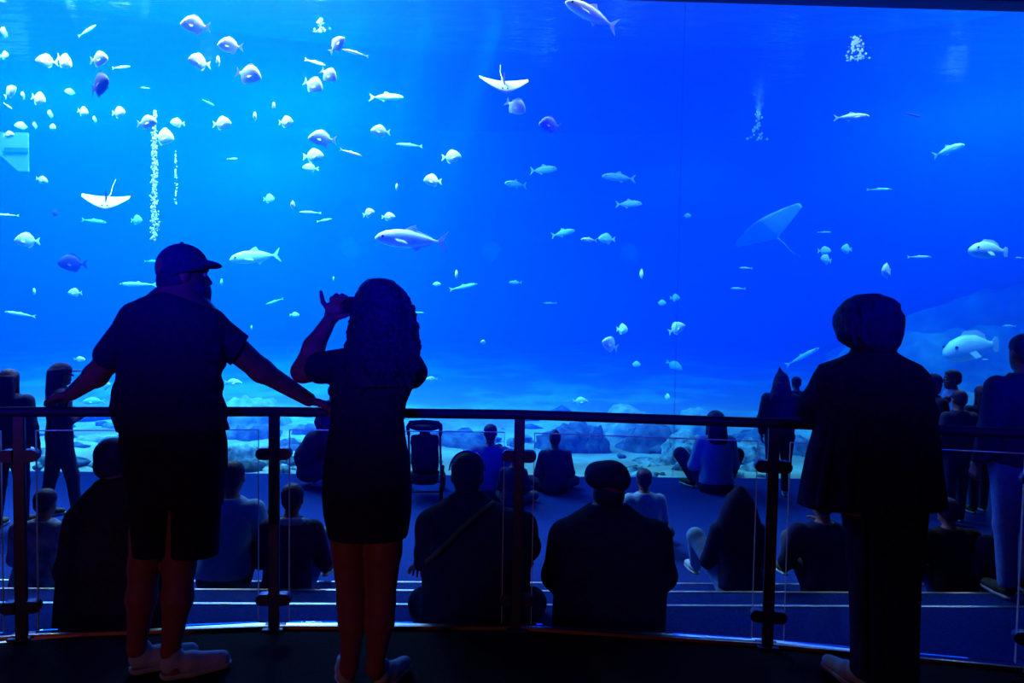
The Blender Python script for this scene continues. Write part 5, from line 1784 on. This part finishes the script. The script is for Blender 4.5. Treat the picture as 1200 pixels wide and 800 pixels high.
seated('shadowed person in dark clothes seated under the right end of the railing', 1120, 588, 5.36, Z3, M_['dark_red_wool'], BLK, ('short', HAIR), sw=0.21, wide=1.1, legs='bent', vox=0.013)
seated('shadowed hooded person seated at the far right end of the steps', 1192, 590, 5.2, Z3, BLK, BLK, ('hood', BLK), sw=0.2, wide=1.1, legs='bent', vox=0.013)
# on the lower floor in front of the window
seated('man with a hair tuft seated alone close to the window', 649, 504, 9.2, Z_LOW, NAVY, NAVY, ('tuft', HAIR), sw=0.19, lean=0.04, vox=0.014)
seated('person in a pale top squatting by the window with knees spread', 837, 482, 9.35, Z_LOW, PALE, NAVY, ('long', HAIR), sw=0.17, wide=1.02, legs='squat', vox=0.013, lean=0.04)
seated('adult in a blue top seated by the window behind the strapped man', 573, 499, 9.0, Z_LOW, M_['mid_blue_cotton'], NAVY, ('short', HAIR), sw=0.20, vox=0.014, sleeve='short')
seated('child leaning beside the seated adult near the window', 585, 521, 9.6, Z_LOW, NAVY, NAVY, ('short', HAIR), sw=0.18, vox=0.012, yaw=0.3)
seated('small dark haired child seated near the window behind the railing clamp', 600, 530, 8.6, Z_LOW, NAVY, DENIM, ('short', HAIR), sw=0.18, vox=0.012, yaw=-0.2)
def croucher():
    D = 9.5
    c = P_z(370, 569, Z_LOW)
    F = Figure('crouching person with a rounded back beside the woman in the dress', c, cam_xf)
    eyes = []
    spine = [q(363, 551, D), q(361, 535, D), q(370, 519, D), q(385, 513, D)]
    rad = [0.145, 0.165, 0.15, 0.10]
    b = Blob(0.012)
    b.chain(spine, [r - 0.015 for r in rad], 0.05)
    b.cone(spine[-1], q(397, 513, D), 0.06, 0.055, 0.03)
    head(b, q(404, 512, D), 0.23, (1, 0.2, 0), -0.2, eyes)
    arms = [[q(386, 517, D + s * 0.17), q(393, 535, D + s * 0.2), q(402, 545, D + s * 0.1)] for s in (-1, 1)]
    legs = [[q(364, 552, D + s * 0.1), q(392, 541, D + s * 0.17), q(373 + 4 * s, 560.5 - 0.7 * s, D + s * 0.14)] for s in (-1, 1)]
    hs = []
    for i, ar in enumerate(arms):
        b.chain(ar, [0.055, 0.045, 0.03], 0.03)
        h = Blob(0.006)
        hand(h, ar[-1], ar[-1] - ar[-2], (0, 0, -1), 1 if i else -1, 0.18, (0.4, 0.4, 0.4, 0.4))
        hs.append(h)
    for lg in legs:
        b.chain(lg, [0.09, 0.06, 0.04], 0.03)
    F.part('body', [b] + hs, MATS['skin'])
    F.eyes(eyes)
    s = Blob(0.012)
    s.chain(spine, rad, 0.05)
    for ar in arms:
        s.chain([ar[0], ar[1], ar[1] + (ar[2] - ar[1]) * 0.9], [0.075, 0.062, 0.045], 0.03)
    F.part('jacket', s, BLK)
    t = Blob(0.012)
    t.ell(q(363, 553, D), (0.17, 0.19, 0.13), None, 0.03)
    for lg in legs:
        t.chain(lg, [0.105, 0.075, 0.055], 0.03)
    F.part('trousers', t, NAVY)
    hb = Blob(0.010)
    hb.ell(q(403, 509, D), (0.105, 0.09, 0.10), None, 0.02)
    F.part('hair', hb, HAIR)
    for lg in legs:
        g = lg[-1] - UPC * 0.09
        shoe(F, g - np.array((0.05, 0, 0)), g + np.array((0.4, 0, 0)), M_['pale_canvas'], M_['white_rubber'], 0.27, up=UPC, vox=0.009)


croucher()
standing('visitor bending over beside the crouching person, mostly behind the woman in the dress', 389, 452, 9.5, Z_LOW, NAVY, BLK, ('short', HAIR), wide=1.0, vox=0.014, lean=0.03)
standing('girl in a baseball cap with long hair standing on the lower floor', 69, 426, 7.95, Z_LOW, NAVY, NAVY, ('long_cap', HAIR), yaw=-0.9, wide=1.12, sw=0.20, stride=0.14, arm=('fold', 'fold'), vox=0.013)
standing('long haired girl standing at the edge beside the girl in a cap', 10, 433, 7.6, Z_LOW, NAVY, NAVY, ('long', HAIR), wide=1.12, vox=0.013)
standing('person in a pointed hood standing and carrying a small child', 915, 431, 9.0, Z_LOW, BLK, BLK, ('pointed', BLK), wide=1.05, stride=0.16, arm=('down', 'hold'), vox=0.013, yaw=-0.3, shoe_mat=M_['pale_canvas'])
standing('boy in profile wearing a pale shirt and white trainers', 1117, 434, 9.0, Z_LOW, PALE, NAVY, ('short', HAIR), yaw=1.35, sleeve='short', arm=('fold', 'fold'), vox=0.013, shoe_mat=M_['pale_canvas'])
standing('child with dark hair standing in front of the boy in profile', 1124, 458, 8.0, Z_LOW, NAVY, NAVY, ('short', HAIR), vox=0.013)
standing('long haired girl standing beside the boy in profile', 1151, 452, 8.45, Z_LOW, NAVY, NAVY, ('long', HAIR), wide=1.1, vox=0.013)
standing('man in a brimmed cap standing just beyond the long coat', 1091, 439, 8.5, Z_LOW, NAVY, NAVY, ('cap', M_['cap_cotton']), yaw=-1.4, arm=('raise', 'fold'), vox=0.013)
standing('tall visitor in pale jeans cut off by the right edge', 1203, 393, 5.0, Z2, NAVY, M_['pale_denim'], ('short', HAIR), wide=1.1, vox=0.012)
# the small child carried by the person in the pointed hood
seated('small child carried by the person in the pointed hood', 931, 442, 9.28, P_Y(931, 497, 9.28).z, NAVY, NAVY, ('short', HAIR), sw=0.15, vox=0.010, legs='drop')
